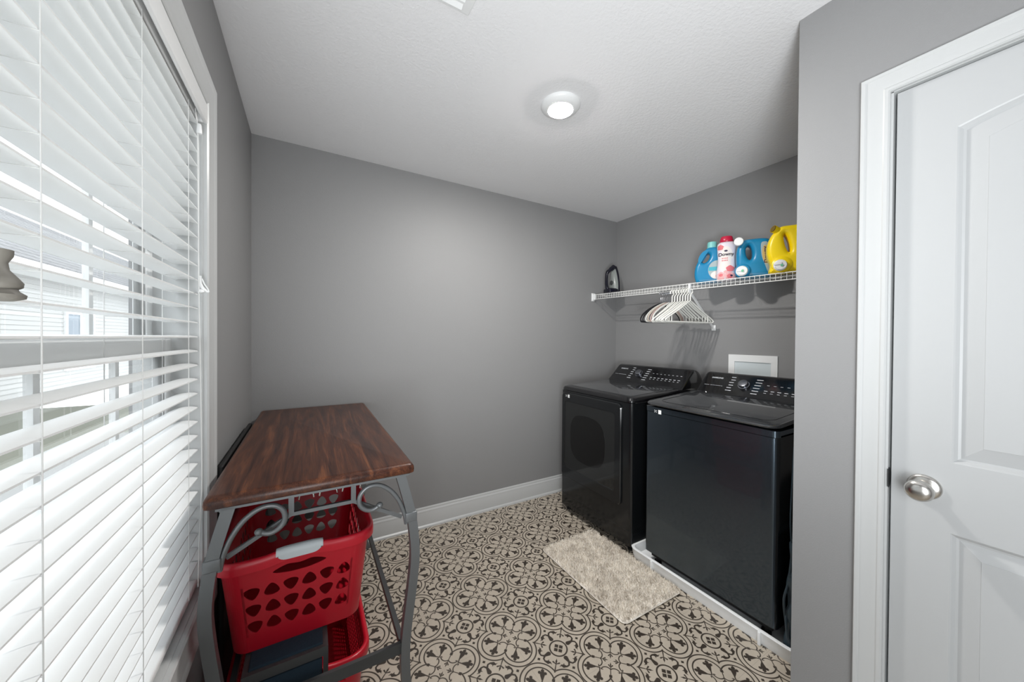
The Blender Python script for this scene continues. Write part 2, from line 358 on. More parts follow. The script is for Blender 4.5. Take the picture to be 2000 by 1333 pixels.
# casings ---------------------------------------------------------------
CPROF = [(0, 0), (0, .010), (.004, .014), (.012, .014), (.016, .0115), (.020, .0115), (.036, .0125), (.046, .015), (.054, .0155), (.058, .018), (.066, .019), (.0685, .016), (.0685, 0)]
def casing(mb, rect, width, xw, sgn, closed=True, bottom=None):
    """frame swept round a rectangle (y0,y1,z0,z1) of the opening on plane x=xw; profile grows outward"""
    y0, y1, z0, z1 = rect; k = width/.0685
    def pt(d, h, i):
        sy, sz = ((-1, -1), (1, -1), (1, 1), (-1, 1))[i]
        yy = (y0 if sy < 0 else y1)+sy*d; zz = (z0 if sz < 0 else z1)+sz*d
        if bottom is not None and sz < 0: zz = bottom
        return (xw+sgn*h, yy, zz)
    rings = [[pt(d*k, h, i) for d, h in CPROF] for i in range(4)]
    order = [0, 1, 2, 3, 0] if closed else [1, 2, 3, 0]
    n = len(CPROF)
    for a, b in zip(order[:-1], order[1:]):
        vs = rings[a]+rings[b]; mb.add(vs, [(j, (j+1) % n, n+(j+1) % n, n+j) for j in range(n)]+([] if closed else []))
    return mb
win = tag(bpy.data.objects.new('window_1', None), kind='structure'); COL.objects.link(win)
mb = MB(); casing(mb, (WY0, WY1, WZ0, WZ1), .086, 0, 1); mb.build('casing', m_trim, win, ang=25)
mb = MB()   # jamb liner boards
mb.box(-.15, .0, WY0-.004, WY0+.006, WZ0-.004, WZ1+.004).box(-.15, .0, WY1-.004, WY1+.004, WZ0-.004, WZ1+.004).box(-.15, 0, WY0, WY1, WZ1-.006, WZ1+.004).box(-.15, 0.0, WY0, WY1, WZ0-.004, WZ0+.004)
mb.build('jamb', m_trim, win)
def sash(name, x0, x1, z0, z1, bot=.05, top=.04):
    st = .042; ya, yb = WY0+.006, WY1-.004
    mb = MB(); mb.rbox(x0, x1, ya, ya+st, z0, z1, .004).rbox(x0, x1, yb-st, yb, z0, z1, .004).rbox(x0, x1, ya+st, yb-st, z0, z0+bot, .004).rbox(x0, x1, ya+st, yb-st, z1-top, z1, .004)
    s = mb.build(name, m_plw, win)
    xm = (x0+x1)/2
    MB().box(xm-.002, xm+.002, ya+st, yb-st, z0+bot, z1-top).build('pane', m_glass, s)
    mm = MB()
    for k in (1, 2, 3):
        yy = ya+st+(yb-ya-2*st)*k/4; mm.box(xm-.005, xm+.005, yy-.008, yy+.008, z0+bot, z1-top)
    mm.build('muntin', m_plw, s)
sash('lower_sash', -.100, -.070, WZ0+.004, 1.316, .055, .045)
sash('upper_sash', -.138, -.108, 1.275, WZ1-.006, .04, .045)
# door ------------------------------------------------------------------
dr = tag(bpy.data.objects.new('door_1', None), kind='structure'); COL.objects.link(dr)
mb = MB(); casing(mb, (DY0-.008, DY1+.009, 0, DZ+.006), .062, XD, -1, closed=False, bottom=0); mb.build('casing', m_trim, dr, ang=25)
mb = MB(); mb.box(XD, XD+.12, DY1+.004, DY1+.012, 0, DZ+.012).box(XD, XD+.12, DY0-.012, DY0-.004, 0, DZ+.012).box(XD, XD+.12, DY0-.012, DY1+.012, DZ+.004, DZ+.012)
mb.box(XD+.046, XD+.058, DY1-.008, DY1+.004, 0, DZ+.004)
mb.build('jamb', m_trim, dr)
XS = XD+.006    # slab face
yc = (DY0+DY1)/2
def panel_loop(y0, y1, z0, z1, arch, d, n=20):
    hw = (y1-y0)/2; ym = (y0+y1)/2; pts = [(y0+d, z0+d), (y1-d, z0+d)]
    for k in range(n+1):
        t = 1-2*k/n; yy = ym+t*(hw-d); pts.append((yy, z1-d+arch*(1-t*t)))
    return pts
mb = MB()
panels = [(DY0+.113, DY1-.113, .995, 1.893, .046), (DY0+.113, DY1-.113, .24, .805, 0)]
bm = bmesh.new()
outer = [(DY0+.002, .008), (DY1-.002, .008), (DY1-.002, DZ-.002), (DY0+.002, DZ-.002)]
def loopv(pts, x): return [bm.verts.new((x, a, b)) for a, b in pts]
edges = []
ov = loopv(outer, XS); edges += [bm.edges.new((ov[i], ov[(i+1) % 4])) for i in range(4)]
for (a, b_, c, d, ar) in panels:
    lp = [loopv(panel_loop(a, b_, c, d, ar, dd), XS+dx) for dd, dx in ((0, 0), (.003, .002), (.009, .009), (.014, .010), (.018, .009), (.050, .0025), (.0505, .0015))]
    n = len(lp[0]); edges += [bm.edges.new((lp[0][i], lp[0][(i+1) % n])) for i in range(n)]
    for l0, l1 in zip(lp[:-1], lp[1:]):
        for i in range(n): bm.faces.new((l0[i], l0[(i+1) % n], l1[(i+1) % n], l1[i]))
    bm.faces.new(lp[-1])
bmesh.ops.triangle_fill(bm, edges=edges, use_beauty=True)
bv = loopv(outer, XS+.035)
for i in range(4): bm.faces.new((ov[i], ov[(i+1) % 4], bv[(i+1) % 4], bv[i]))
bm.faces.new(bv); bmesh.ops.recalc_face_normals(bm, faces=bm.faces)
me = bpy.data.meshes.new('door_slab'); bm.to_mesh(me); bm.free(); me.materials.append(m_door); me.shade_smooth(); me.set_sharp_from_angle(angle=R_(12))
slab = bpy.data.objects.new('door_slab', me); COL.objects.link(slab); slab.parent = dr
kb = MB(); kb.lathe([(0.0335, 0), (.0335, -.004), (.031, -.0075), (.024, -.010), (.014, -.0115), (.0125, -.016), (.0125, -.030), (.016, -.036), (.0235, -.041), (.0275, -.048), (.0285, -.054), (.0270, -.061), (.022, -.067), (.013, -.0705), (.0, -.0715)], (XS, .2575, .914), 'x', 40)
kb.build('door_knob', m_chrome, slab, ang=50)['label'] = 'round satin nickel knob'
lp_ = MB(); lp_.prism([(XD+.001+.024*(1-abs(cos(a)))*0+.002+.026*max(0, sin(a))*1, .916+.030*cos(a)) for a in [pi*k/14 for k in range(15)]], DY1+.0028, DY1+.0042, 'y')
lp_.box(XD-.004, XD+.004, DY1+.0028, DY1+.0042, .890, .942).build('strike_plate', m_gmd, dr)['label'] = 'dark metal strike plate'

# ================================================================ BLIND
bl = thing('window_blind', 'white horizontal slat blind lowered over the window on the left', 'window blind', (-.03, .82, 1.3))
LB = (-.03, .82, 1.3)
y0, y1 = WY0+.012, WY1-.008
PITCH_S = .0424; mb = MB(); slz = []
k = -17
while True:
    z = 1.317+PITCH_S*k
    if z > 1.955: break
    if z > .605: slz.append(z)
    k += 1
NX = 6
for z in slz:
    til = .002*sin(z*37)
    top = []; botm = []
    for i in range(NX+1):
        t = i/NX; xx = -.010-.050*t; zz = z+.0035*(1-(2*t-1)**2)+til*t
        top.append((xx, zz+.0029)); botm.append((xx, zz))
    ring = top+botm[::-1]
    mb.loft([[(a, yy, b) for a, b in ring] for yy in (y0, y1)])
local(mb, LB).build('slat_panel', m_slat, bl, ang=40)
local(MB().rbox(-.062, -.008, y0, y1, 1.966, 2.016, .004), LB).build('head_rail', m_slat, bl)
local(MB().rbox(.002, .012, WY0+.003, WY1-.002, 1.962, 2.020, .003).rbox(-.04, .004, WY1-.012, WY1-.003, 1.962, 2.020, .003), LB).build('valance', m_slat, bl)
local(MB().rbox(-.060, -.010, y0, y1, .573, .590, .005), LB).build('bottom_rail', m_slat, bl)
for yy in (.366, .669, .972, 1.278):
    m_ = MB()
    for xx in (-.0085, -.0615): m_.tube([(xx, yy, .585), (xx, yy, 1.97)], .0009, 5)
    for z in slz: m_.tube([(-.0085, yy, z-.001), (-.0615, yy, z-.001)], .0006, 4)
    local(m_, LB).build('ladder_cord', m_cord, bl)
m_ = MB(); m_.tube(smooth_path([(-.004, 1.333, 1.97), (.001, 1.335, 1.85), (.000, 1.337, 1.55), (.004, 1.338, 1.2), (.008, 1.330, .9), (.004, 1.322, .72), (.004, 1.31, .60)]), .0011, 6)
m_.tube([(-.004, 1.342, 1.97), (-.001, 1.345, 1.5)], .001, 6); m_.tube([(-.002, 1.315, 1.97), (-.001, 1.322, 1.94)], .001, 6)
local(m_, LB).build('pull_cord', m_cord, bl)
local(MB().lathe([(.0, .012), (.004, .012), (.0052, .008), (.0068, -.012), (.0062, -.016), (0, -.016)], (.002, 1.337, 1.925), 'z', 16), LB).build('cord_tassel', m_plw, bl)
m_ = MB(); m_.tube(smooth_path([(.002, 1.345, 1.498), (.004, 1.345, 1.47), (.014, 1.347, 1.455), (.021, 1.349, 1.452)]), [.003]*6+[.004]*6+[.003]*6+[.0015], 10)
m_.tube(smooth_path([(.006, 1.345, 1.49), (.011, 1.347, 1.475), (.018, 1.349, 1.462), (.021, 1.349, 1.452)]), .0018, 8)
m_.lathe([(0, .008), (.0065, .004), (.0075, -.002), (0, -.008)], (.005, 1.343, 1.452), 'z', 14)
local(m_, LB).build('cord_cleat', m_plw, bl)
# hanging ornament at the left end (only its tip enters the frame)
q_ = F+R2*((-6-1000)/FPX)-U2*((537-666.5)/FPX); q_ = Vector((CX, 0, HC))+q_*.243
og = thing('hanging_ornament', 'small grey-brown ornament hanging in front of the blind at its left end', 'ornament', tuple(q_))
m_ = MB(); m_.lathe([(0, .018), (.0085, .018), (.0083, .014), (.0055, .009), (.0062, .004), (.0105, -.001), (.0135, -.005), (.0130, -.008), (.0105, -.0095), (.0112, -.011), (.0150, -.0135), (.0145, -.016), (.008, -.018), (0, -.0185)], (0, 0, 0), 'z', 40, sx=.8, sy=1.0)
m_.build('body', m_figu, og, ang=60)
MB().tube([(0, 0, .016), (0, -.002, H-q_.z-.001)], .0005, 5).build('cord', m_cord, og)

# ================================================================ CEILING FIXTURES
cl = thing('ceiling_light', 'round white flush ceiling light, lit, above the middle of the room', 'ceiling light', (1.318, 1.338, H))
MB().lathe([(.094, 0), (.094, -.006), (.088, -.014), (.070, -.024), (.060, -.026), (.058, -.022)], (0, 0, 0), 'z', 48).build('trim_ring', m_plw, cl, ang=50)
MB().lathe([(.058, -.020), (.056, -.0275), (.035, -.031), (0, -.032)], (0, 0, 0), 'z', 48).build('light_lens', m_lens, cl, ang=60)
cv = thing('ceiling_vent', 'white ceiling vent cut off by the top edge of the picture', 'vent', (.60, .975, H))
MB().rbox(-.152, .152, -.152, .152, -.008, 0, .003).build('vent_frame', m_plw, cv)
m_ = MB()
for k in range(9): m_.add([(-.12, -.12+k*.03, -.008), (.12, -.12+k*.03, -.008), (.12, -.105+k*.03, -.016), (-.12, -.105+k*.03, -.016)], [(0, 1, 2, 3)])
m_.build('vent_louver', m_plw, cv)

# ================================================================ MACHINES
def face_marks(root, org, up, items, m, name='console_print'):
    """items: (u, v, w, h) on the console face; u runs to the viewer's right (-y)"""
    mb = MB(); N = Vector((0, -1, 0)).cross(up).normalized()
    for u_, v_, w_, h_ in items:
        c = org+Vector((0, -1, 0))*u_+up*v_+N*.0006
        vs = [c+Vector((0, -1, 0))*(a*w_/2)+up*(b_*h_/2) for a, b_ in ((-1, -1), (1, -1), (1, 1), (-1, 1))]
        mb.add(vs, [(0, 1, 2, 3)])
    return mb.build(name, m, root, smooth=False, recalc=False)
def machine(name, label, cat, y_lo, y_hi, x0, zf, dryer):
    root = thing(name, label, cat, (x0, (y_lo+y_hi)/2, 0)); Lc = tuple(root.location)
    xb = 2.72; B = lambda mb, nm, mm, par=root, **k: local(mb, Lc).build(nm, mm, par, **k)
    zb = .085 if not dryer else .045
    ztop = .925
    # body shell with rounded front edges
    mb = MB()
    def rg(x_, r_, yl, yh, z): return [(a, b, z) for a, b in rrect(x_, xb, yl, yh, r_, 6)]
    mb.loft([rg(x0, .022, y_lo, y_hi, zb), rg(x0, .022, y_lo, y_hi, ztop if dryer else .912)])
    B(mb, 'body', m_side if dryer else m_side, ang=40)
    if not dryer:
        # brushed front sheet and its top strip
        fs = MB(); rr = [(a, b) for a, b in rrect(x0-.003, x0+.05, y_lo+.004, y_hi-.004, .020, 6) if a < x0+.03]
        fs.loft([[(a, b, z) for a, b in rr] for z in (zb+.004, .902)], closed=False, caps=False); B(fs, 'front_panel', m_steel, ang=60)
        st = MB(); st.loft([[(a, b, z) for a, b in rrect(x0-.004, xb, y_lo, y_hi, .022, 6)] for z in (.905, .932)]); B(st, 'trim_strip', m_steel, ang=40)
    def sl(x): return (x-x0)*.062
    # top / lid
    if dryer:
        mb = MB(); rings = []
        for ins, z, sf in ((0, ztop, 0), (-.003, ztop+.004, 0), (-.003, .940, 1), (.004, .9535, 1), (.016, .9580, 1)):
            rings.append([(a, b, z+sl(max(a, x0))*sf*.75) for a, b in rrect(x0+ins, xb-max(ins, 0), y_lo+ins, y_hi-ins, .045, 7)])
        mb.loft(rings); B(mb, 'top_cover', m_black, ang=30)
        mb = MB(); mb.loft([[(a, b, .9582+dz+sl(a)*.75) for a, b in rrect(x0+.045+i, 2.475, y_lo+.045+i, y_hi-.045-i, .035, 6)] for dz, i in ((0, 0), (.002, .001), (.0025, .004))]); B(mb, 'top_panel', m_lid, ang=30)
    else:
        mb = MB(); rings = []
        for ins, z, sf in ((.035, .930, 0), (.012, .936, .3), (-.014, .943, .8), (-.018, .949, 1), (-.014, .9545, 1), (-.004, .958, 1)):
            rings.append([(a, b, z+sl(max(a, x0))*sf) for a, b in rrect(x0+ins, 2.50-max(ins, 0), y_lo+.008+max(ins, -.006), y_hi-.008-max(ins, -.006), .05, 8)])
        mb.loft(rings); B(mb, 'lid', m_lid, ang=30)
        mb = MB(); mb.loft([[(a, b, z) for a, b in rrect(2.40, xb, y_lo, y_hi, .02, 4)] for z in (.93, .975)]); B(mb, 'rear_deck', m_black, ang=30)
        # embossed rim of the lid window
        mb = MB(); q = [(a, b, .9588+sl(a)) for a, b in rrect(x0+.05, 2.46, y_lo+.05, y_hi-.05, .05, 8)]
        mb.tube(q, .0013, 6, closed=True); B(mb, 'lid_seam', m_black)
    # console
    P0 = Vector((2.468, 0, .978)); P1 = Vector((2.600, 0, 1.102)); up = (P1-P0).normalized()
    prof = [(2.462, .965), (2.466, .978), (2.475, .985), (2.592, 1.094), (2.604, 1.1025), (2.618, 1.106), (2.645, 1.102), (2.672, 1.085), (2.695, 1.055), (2.712, 1.01), (2.718, .965)]
    mb = MB(); n_ = 0
    rings = []
    for yy, f_ in ((y_lo+.003, .90), (y_lo+.008, .97), (y_lo+.018, 1), (y_hi-.018, 1), (y_hi-.008, .97), (y_hi-.003, .90)):
        rings.append([(2.6+(a-2.6)*(1-(1-f_)*.35), yy, .965+(b-.965)*f_) for a, b in prof])
    mb.loft(rings); cons = B(mb, 'console', m_black, ang=32)
    W_ = y_hi-y_lo; org = Vector((2.475, y_hi, .985))-Vector(Lc)
    N = Vector((0, -1, 0)).cross(up).normalized()
    FL = (Vector((2.592, 0, 1.094))-Vector((2.475, 0, .985))).length
    def fm(u_, v_, dz=.0006):
        m4 = Matrix((Vector((0, -1, 0)), up, N)).transposed().to_4x4(); m4.translation = org+Vector((0, -1, 0))*u_+up*v_+N*dz; return m4
    text_obj('logo', 'SAMSUNG', .0155, fm(.095, FL*.80), m_mark, cons, bold=.0004)
    it = [(.04+i*.011, FL*.40, .009, .0022) for i in range(3)]+[(.079+i*.011, FL*.40, .009, .0022) for i in range(7)]
    ku = .265; kv = FL*.56
    for i in range(6): it.append((ku-.075+(.004 if i % 2 else 0), FL*(.90-.135*i), .026 if i < 5 else .034, .0050))
    for i in range(6): it.append((ku+.072, FL*(.88-.135*i), .034, .0050))
    for i in range(8):
        it.append((ku+.125+i*.033, FL*.66, .013, .003)); it.append((ku+.125+i*.033, FL*.40, .018, .0045)); it.append((ku+.125+i*.033, FL*.30, .013, .003))
    it = [q for q in it if q[0] < W_-.03]
    face_marks(cons, org, up, it, m_mark)
    kn = MB(); kn.lathe([(.032, 0), (.032, .004), (.0265, .0045), (.0265, .018), (.0255, .021), (.023, .0222), (0, .0225)], (0, 0, 0), 'z', 40)
    m4 = fm(ku, kv, 0); kn.v = [tuple(m4 @ Vector(q)) for q in kn.v]; kn.build('dial', m_knobm, cons, ang=30)['label'] = 'round metallic control dial'
    # small stickers on the front
    yy = y_hi-.10 if not dryer else y_hi-.105
    zz = .909 if not dryer else .887; xf = x0-.0045 if not dryer else x0-.0155
    if dryer: zz = .888
    B(MB().rbox(xf-.0006, xf+.0002, yy-.0095, yy+.0095, zz-.0115, zz+.0115, .0002, 1), 'sticker', m_white)
    m_ = MB()
    for dy, dz in ((.022, .005), (.022, -.004), (.028, .001), (.033, .006), (.033, -.004)): m_.box(xf-.0006, xf+.0002, yy+dy-.0018, yy+dy+.0018, zz+dz-.0018, zz+dz+.0018)
    B(m_, 'sticker_icons', m_white)
    return root, B
dry, B = machine('clothes_dryer', 'black front-loading dryer with window door, in the far corner beside the washer', 'dryer', 1.458, 2.142, 1.975, .95, True)
# dryer door
mb = MB(); xd = 1.975
def yz(x_, y0_, y1_, z0_, z1_, r_, n=7): return [(x_, a, b) for a, b in rrect(y0_, y1_, z0_, z1_, r_, n)]
dy0, dy1, dz0, dz1 = 1.532, 2.118, .272, .912
mb.loft([yz(xd+.001, dy0, dy1, dz0, dz1, .03), yz(xd-.010, dy0, dy1, dz0, dz1, .03), yz(xd-.015, dy0+.005, dy1-.005, dz0+.005, dz1-.005, .027), yz(xd-.015, dy0+.050, dy1-.033, dz0+.075, dz1-.062, .02), yz(xd-.011, dy0+.054, dy1-.037, dz0+.079, dz1-.066, .018)], caps=False)
ddoor = B(mb, 'door', m_side, ang=30)
mb = MB(); mb.loft([yz(xd-.0112, dy0+.050, dy1-.033, dz0+.075, dz1-.062, .02), yz(xd-.009, dy0+.050, dy1-.033, dz0+.075, dz1-.062, .02)]); local(mb, (0, 0, 0)); B(mb, 'door_window', m_glassd, ddoor)
# round porthole ring behind the glass face
mb = MB(); cy, cz = 1.845, .60; pts = []
for k in range(48):
    a = 2*pi*k/48; e_ = 2/3.0
    pts.append((xd-.0118, cy+.175*math.copysign(abs(cos(a))**e_, cos(a)), cz+.170*math.copysign(abs(sin(a))**e_, sin(a))))
mb.loft([pts, [(xd-.0108, b, c) for a, b, c in pts]]); B(mb, 'porthole', mat('porthole_dark', (.003, .003, .003), .09), ddoor)
B(MB().box(xd-.0005, xd+.01, 1.475, 2.125, .135, .139), 'kick_seam', m_dark)
for a in (xd+.05, 2.66):
    for b_ in (1.50, 2.10): B(MB().lathe([(.018, 0), (.018, .012), (.008, .014), (.008, .046)], (a, b_, 0), 'z', 14), 'leveling_foot', m_dark)
wsh, B = machine('washing_machine', 'large black top-loading washer with glass lid, standing in the white drain pan', 'washer', .699, 1.372, 1.990, .95, False)
for a in (2.05, 2.66):
    for b_ in (.76, 1.32): B(MB().lathe([(.020, .010), (.020, .024), (.010, .026), (.010, .088)], (a, b_, 0), 'z', 14), 'leveling_foot', m_dark)
B(MB().box(2.03, 2.70, .73, 1.35, .045, .087), 'underside', m_dark)
# drain pan
pn = thing('drain_pan', 'shallow white plastic drain pan under the washer', 'drain pan', (2.37, 1.03, 0))
mb = MB()
def pr_(ins, z): return [(a, b, z) for a, b in rrect(1.962+ins, 2.80-ins, .600+ins, 1.470-ins, .055-min(ins, .03), 8)]
mb.loft([pr_(.014, 0), pr_(.006, .03), pr_(.003, .056), pr_(.0, .060), pr_(.010, .064), pr_(.020, .060), pr_(.024, .045), pr_(.030, .010), pr_(.05, .008)])
for yy in (.75, 1.30): mb.rbox(1.957, 1.972, yy-.006, yy+.006, .0, .058, .003)
local(mb, tuple(pn.location)).build('pan_tray', mat('pan_plastic', (.92, .94, .95), .35), pn, ang=50)
# folded dark bag between washer and side wall
bg_ = thing('dark_bag', 'dark blue-black plastic bag stuffed between washer and wall end', 'bag', (2.115, .657, .012))
mb = MB(); rings = []
for i in range(25):
    t = i/24; z = .46*t
    hx = .118-.020*t+.006*sin(i*.9); hy = .026+.006*sin(i*.55)-.012*t; ring = []
    for k in range(48):
        a = 2*pi*k/48; f = 1+.05*sin(3*a+i*.45)+.045*sin(8*a-i*.35); e_ = .6
        ring.append((hx*math.copysign(abs(cos(a))**e_, cos(a)), hy*math.copysign(abs(sin(a))**e_, sin(a))*f, z))
    rings.append(ring)
mb.loft(rings); mb.build('bag_body', m_bag, bg_, ang=70)
mb = MB(); mb.tube(smooth_path([(-.112, -.01, .02), (-.124, .004, .10), (-.108, .012, .17), (-.100, -.004, .24), (-.104, .004, .33)]), .005, 8); mb.tube(smooth_path([(-.106, .014, .12), (-.118, .018, .22), (-.104, .008, .30), (-.096, .0, .42)]), .005, 8)
mb.tube(smooth_path([(-.09, .004, .44), (-.095, .008, .55), (-.09, .006, .70), (-.08, .004, .86)]), .003, 8)
mb.build('bag_fold', m_bag, bg_)
# rug
rg_ = thing('shag_rug', 'small cream shag bath rug on the patterned floor before the machines', 'rug', (1.745, 1.437, 0))
rl = (1.745, 1.437, 0); a0, a1, b0, b1 = -.215, .213, -.332, .334
mb = MB(); mb.loft([[(a, b, z) for a, b in rrect(a0+i, a1-i, b0+i, b1-i, .03, 6)] for z, i in ((.001, .004), (.006, 0), (.011, .004))]); mb.build('rug_backing', m_rug, rg_)
mb = MB()
for _ in range(16000):
    x = random.uniform(a0+.003, a1-.003); y = random.uniform(b0+.003, b1-.003)
    ex = min(x-a0, a1-x); ey = min(y-b0, b1-y)
    if ex < .03 and ey < .03 and (ex-.03)**2+(ey-.03)**2 > .029**2: continue
    h = random.uniform(.009, .019); an = random.uniform(0, 2*pi); ln = random.uniform(.002, .010); wd = random.uniform(.0012, .0024)
    c, s_ = cos(an), sin(an); px, py = -s_*wd, c*wd
    mb.add([(x-px, y-py, .008), (x+px, y+py, .008), (x+px*.9+c*ln*.5, y+py*.9+s_*ln*.5, .008+h*.6), (x-px*.9+c*ln*.5, y-py*.9+s_*ln*.5, .008+h*.6), (x+c*ln, y+s_*ln, .008+h)], [(0, 1, 2, 3), (3, 2, 4)])
me = bpy.data.meshes.new('rug_pile'); me.from_pydata(mb.v, [], mb.f); me.materials.append(m_rug)
o = bpy.data.objects.new('rug_pile', me); COL.objects.link(o); o.parent = rg_; o['kind'] = 'stuff'

# ================================================================ WIRE SHELF
SX, SY0, SY1 = 2.527, YD+.004, 2.385
def shz(y): return 1.689+.0207*(y-.847)
sh = thing('wire_shelf', 'white wire shelf along the right wall above the machines', 'wire shelf', (2.68, 1.47, 1.70)); LS = (2.68, 1.47, 1.70)
m_ = MB()
for x, dz, r in ((SX, 0, .0030), (2.675, -.004, .0026), (2.818, 0, .0028)): m_.tube([(x, SY0, shz(SY0)+dz), (x, SY1, shz(SY1)+dz)], r, 8)
n = int((SY1-SY0)/.0265)
for k in range(n+1):
    y = SY0+.008+k*.0265
    if y > SY1-.004: break
    m_.tube([(SX, y, shz(y)+.001), (2.818, y, shz(y)+.001)], .00125, 6)
local(m_, LS).build('shelf_deck', m_wire, sh)
m_ = MB(); m_.tube([(SX-.002, SY0, shz(SY0)-.040), (SX-.002, SY1, shz(SY1)-.040)], .0030, 8); m_.tube([(SX, SY0, shz(SY0)-.020), (SX, SY1, shz(SY1)-.020)], .0012, 6)
for k in range(n+1):
    y = SY0+.008+k*.0265
    if y > SY1-.004: break
    m_.tube([(SX-.0022, y, shz(y)+.001), (SX-.0028, y, shz(y)-.040)], .00125, 6)
local(m_, LS).build('front_lip', m_wire, sh)
m_ = MB(); z = shz(YB); m_.rbox(SX-.020, SX+.016, YB-.006, YB-.0005, z-.058, z+.016, .002).rbox(SX-.008, SX+.012, YB-.030, YB-.005, z-.048, z+.008, .003)
local(m_, LS).build('end_bracket', m_plw, sh)
m_ = MB(); m_.bar([(SX+.002, 1.452, shz(1.45)-.052), (XR-.010, 1.452, 1.405)], .012, .010); m_.rbox(XR-.010, XR-.0005, 1.437, 1.467, 1.385, 1.425, .003).rbox(SX-.007, SX+.010, 1.444, 1.460, shz(1.45)-.062, shz(1.45)+.003, .003)
local(m_, LS).build('support_brace', m_plw, sh)

# hangers ---------------------------------------------------------------
def hanger(kind, m, mh):
    o = thing('clothes_hanger', 'tmp', 'hanger', (0, 0, 0)); mb = MB()
    if kind == 'tube':
        z0 = -.225; r = .0049
        body = [(0, 0, -.080), (-.03, 0, -.097), (-.10, 0, -.142), (-.19, 0, -.193), (-.213, 0, -.207), (-.220, 0, -.217), (-.213, 0, z0), (-.19, 0, z0-.001), (0, 0, z0-.001), (.19, 0, z0-.001), (.213, 0, z0), (.220, 0, -.217), (.213, 0, -.207), (.19, 0, -.193), (.10, 0, -.142), (.03, 0, -.097)]
        mb.tube(body, r, 8, closed=True)
        for s_ in (-1, 1): mb.tube([(s_*.165, 0, -.180), (s_*.165, 0, z0)], .003, 6)
        mb.build('hanger_body', m, o)
        hk = MB(); pts = [(0, 0, -.080), (0, 0, -.050)]+[(.020*sin(a)*1.0, 0, -.018+.020*cos(a)-0) for a in [pi+.15*0-.0+(-pi)*0+0 for _ in range(0)]]
        pts = [(0, 0, -.085), (0, 0, -.045), (.006, 0, -.034)]+[(0.0+.020*cos(t), 0, -.016+.020*sin(t)) for t in [(-.6+k*(pi+.9)/10) for k in range(11)]]
        hk.tube(pts, .0038, 8); hk.build('hanger_hook', mh, o)
    else:
        z0 = -.222; body = smooth_path([(0, 0, -.085), (-.05, 0, -.100), (-.12, 0, -.128), (-.185, 0, -.165), (-.212, 0, -.195), (-.214, 0, -.214), (-.20, 0, z0), (-.1, 0, z0-.001), (0, 0, z0-.001), (.1, 0, z0-.001), (.20, 0, z0), (.214, 0, -.214), (.212, 0, -.195), (.185, 0, -.165), (.12, 0, -.128), (.05, 0, -.100), (0, 0, -.085)], 3)[:-1]
        mb.tube(body, .0050, 8, closed=True, sx=.55, sy=1.3); mb.build('hanger_body', m, o)
        hk = MB(); pts = [(0, 0, -.088), (0, 0, -.045), (.006, 0, -.034)]+[(.019*cos(t), 0, -.016+.019*sin(t)) for t in [(-.6+k*(pi+.9)/10) for k in range(11)]]
        hk.tube(pts, .0018, 6); hk.build('hanger_hook', mh, o)
    return o
def dup(root):
    r = root.copy(); COL.objects.link(r)
    for ch in list(root.children):
        c = ch.copy(); COL.objects.link(c); c.parent = r
    return r
protoT = hanger('tube', m_hwhite, m_hwhite)
used = False
white_y = [1.444, 1.462, 1.481, 1.500, 1.520, 1.541, 1.562, 1.583]
lab_w = {0: 'white plastic tube hanger, nearest of the row to the camera', 1: 'white plastic hanger just behind the nearest one', 7: 'white plastic hanger touching the metal-hooked hangers behind'}
for i, y in enumerate(white_y):
    h_ = protoT if i == 0 else dup(protoT)
    h_.location = (SX-.002, y, shz(y)-.037+.0); h_.rotation_euler = (0, R_(random.uniform(-1, 1)), R_(-9+i*1.2+random.uniform(-1.2, 1.2)))
    h_['label'] = lab_w.get(i, 'white plastic tube hanger inside the packed white row under the shelf'); h_['group'] = 'white hangers under the wire shelf'
cols = [(m_hwhite, 'cream hanger with metal hook, first behind the white plastic row'), (m_hpink, 'pinkish hanger with metal hook between the cream ones'), (m_hbeige, 'beige contoured hanger with thin metal hook under the shelf'), (m_hwhite, 'off-white hanger with metal hook, next to the dark ones'), (m_hblack, 'black hanger with metal hook, in front of the last one'), (m_hblack, 'black hanger with metal hook, farthest of all from the camera')]
for i, (mm, lb) in enumerate(cols):
    y = 1.602+i*.0145; h_ = hanger('slim', mm, m_knobm); h_.location = (SX-.002, y, shz(y)-.037); h_.rotation_euler = (0, R_(random.uniform(-1, 1)), R_(6-i*1.3+random.uniform(-1.5, 1.5))); h_['label'] = lb; h_['group'] = 'metal-hooked hangers under the wire shelf'
# iron ------------------------------------------------------------------
IY = 2.235; zi = shz(IY)+.0035
ir = thing('clothes_iron', 'black and grey steam iron standing on its heel at the shelf end', 'iron', (2.60, IY, zi), R_(-12))
def arch(hw, h, z0=0, n=14, sh_=1.0):
    pts = []
    for k in range(n+1):
        t = k/n; pts.append((hw*(1-t**2.3)**.9 if t < 1 else 0, z0+h*t))
    return pts
def arch_ring(x, hw, h, z0=0):
    a = arch(hw, h, z0); return [(x, yy, zz) for yy, zz in a]+[(x, -yy, zz) for yy, zz in a[::-1][1:]]
mb = MB(); mb.loft([arch_ring(.048, .056, .245), arch_ring(.054, .056, .245)]); mb.build('soleplate', m_chrome, ir)
mb = MB(); mb.loft([arch_ring(.048, .058, .248), arch_ring(.036, .058, .248), arch_ring(.032, .054, .240)]); mb.build('skirt', m_ironb, ir)
mb = MB(); mb.loft([arch_ring(.034, .053, .225, .012), arch_ring(.015, .047, .205, .02), arch_ring(.0, .036, .175, .03), arch_ring(-.006, .022, .14, .04)]); mb.build('water_tank', m_tank, ir)
mb = MB(); mb.rbox(-.055, .048, -.052, .052, 0, .045, .014); mb.build('heel', m_ironb, ir)
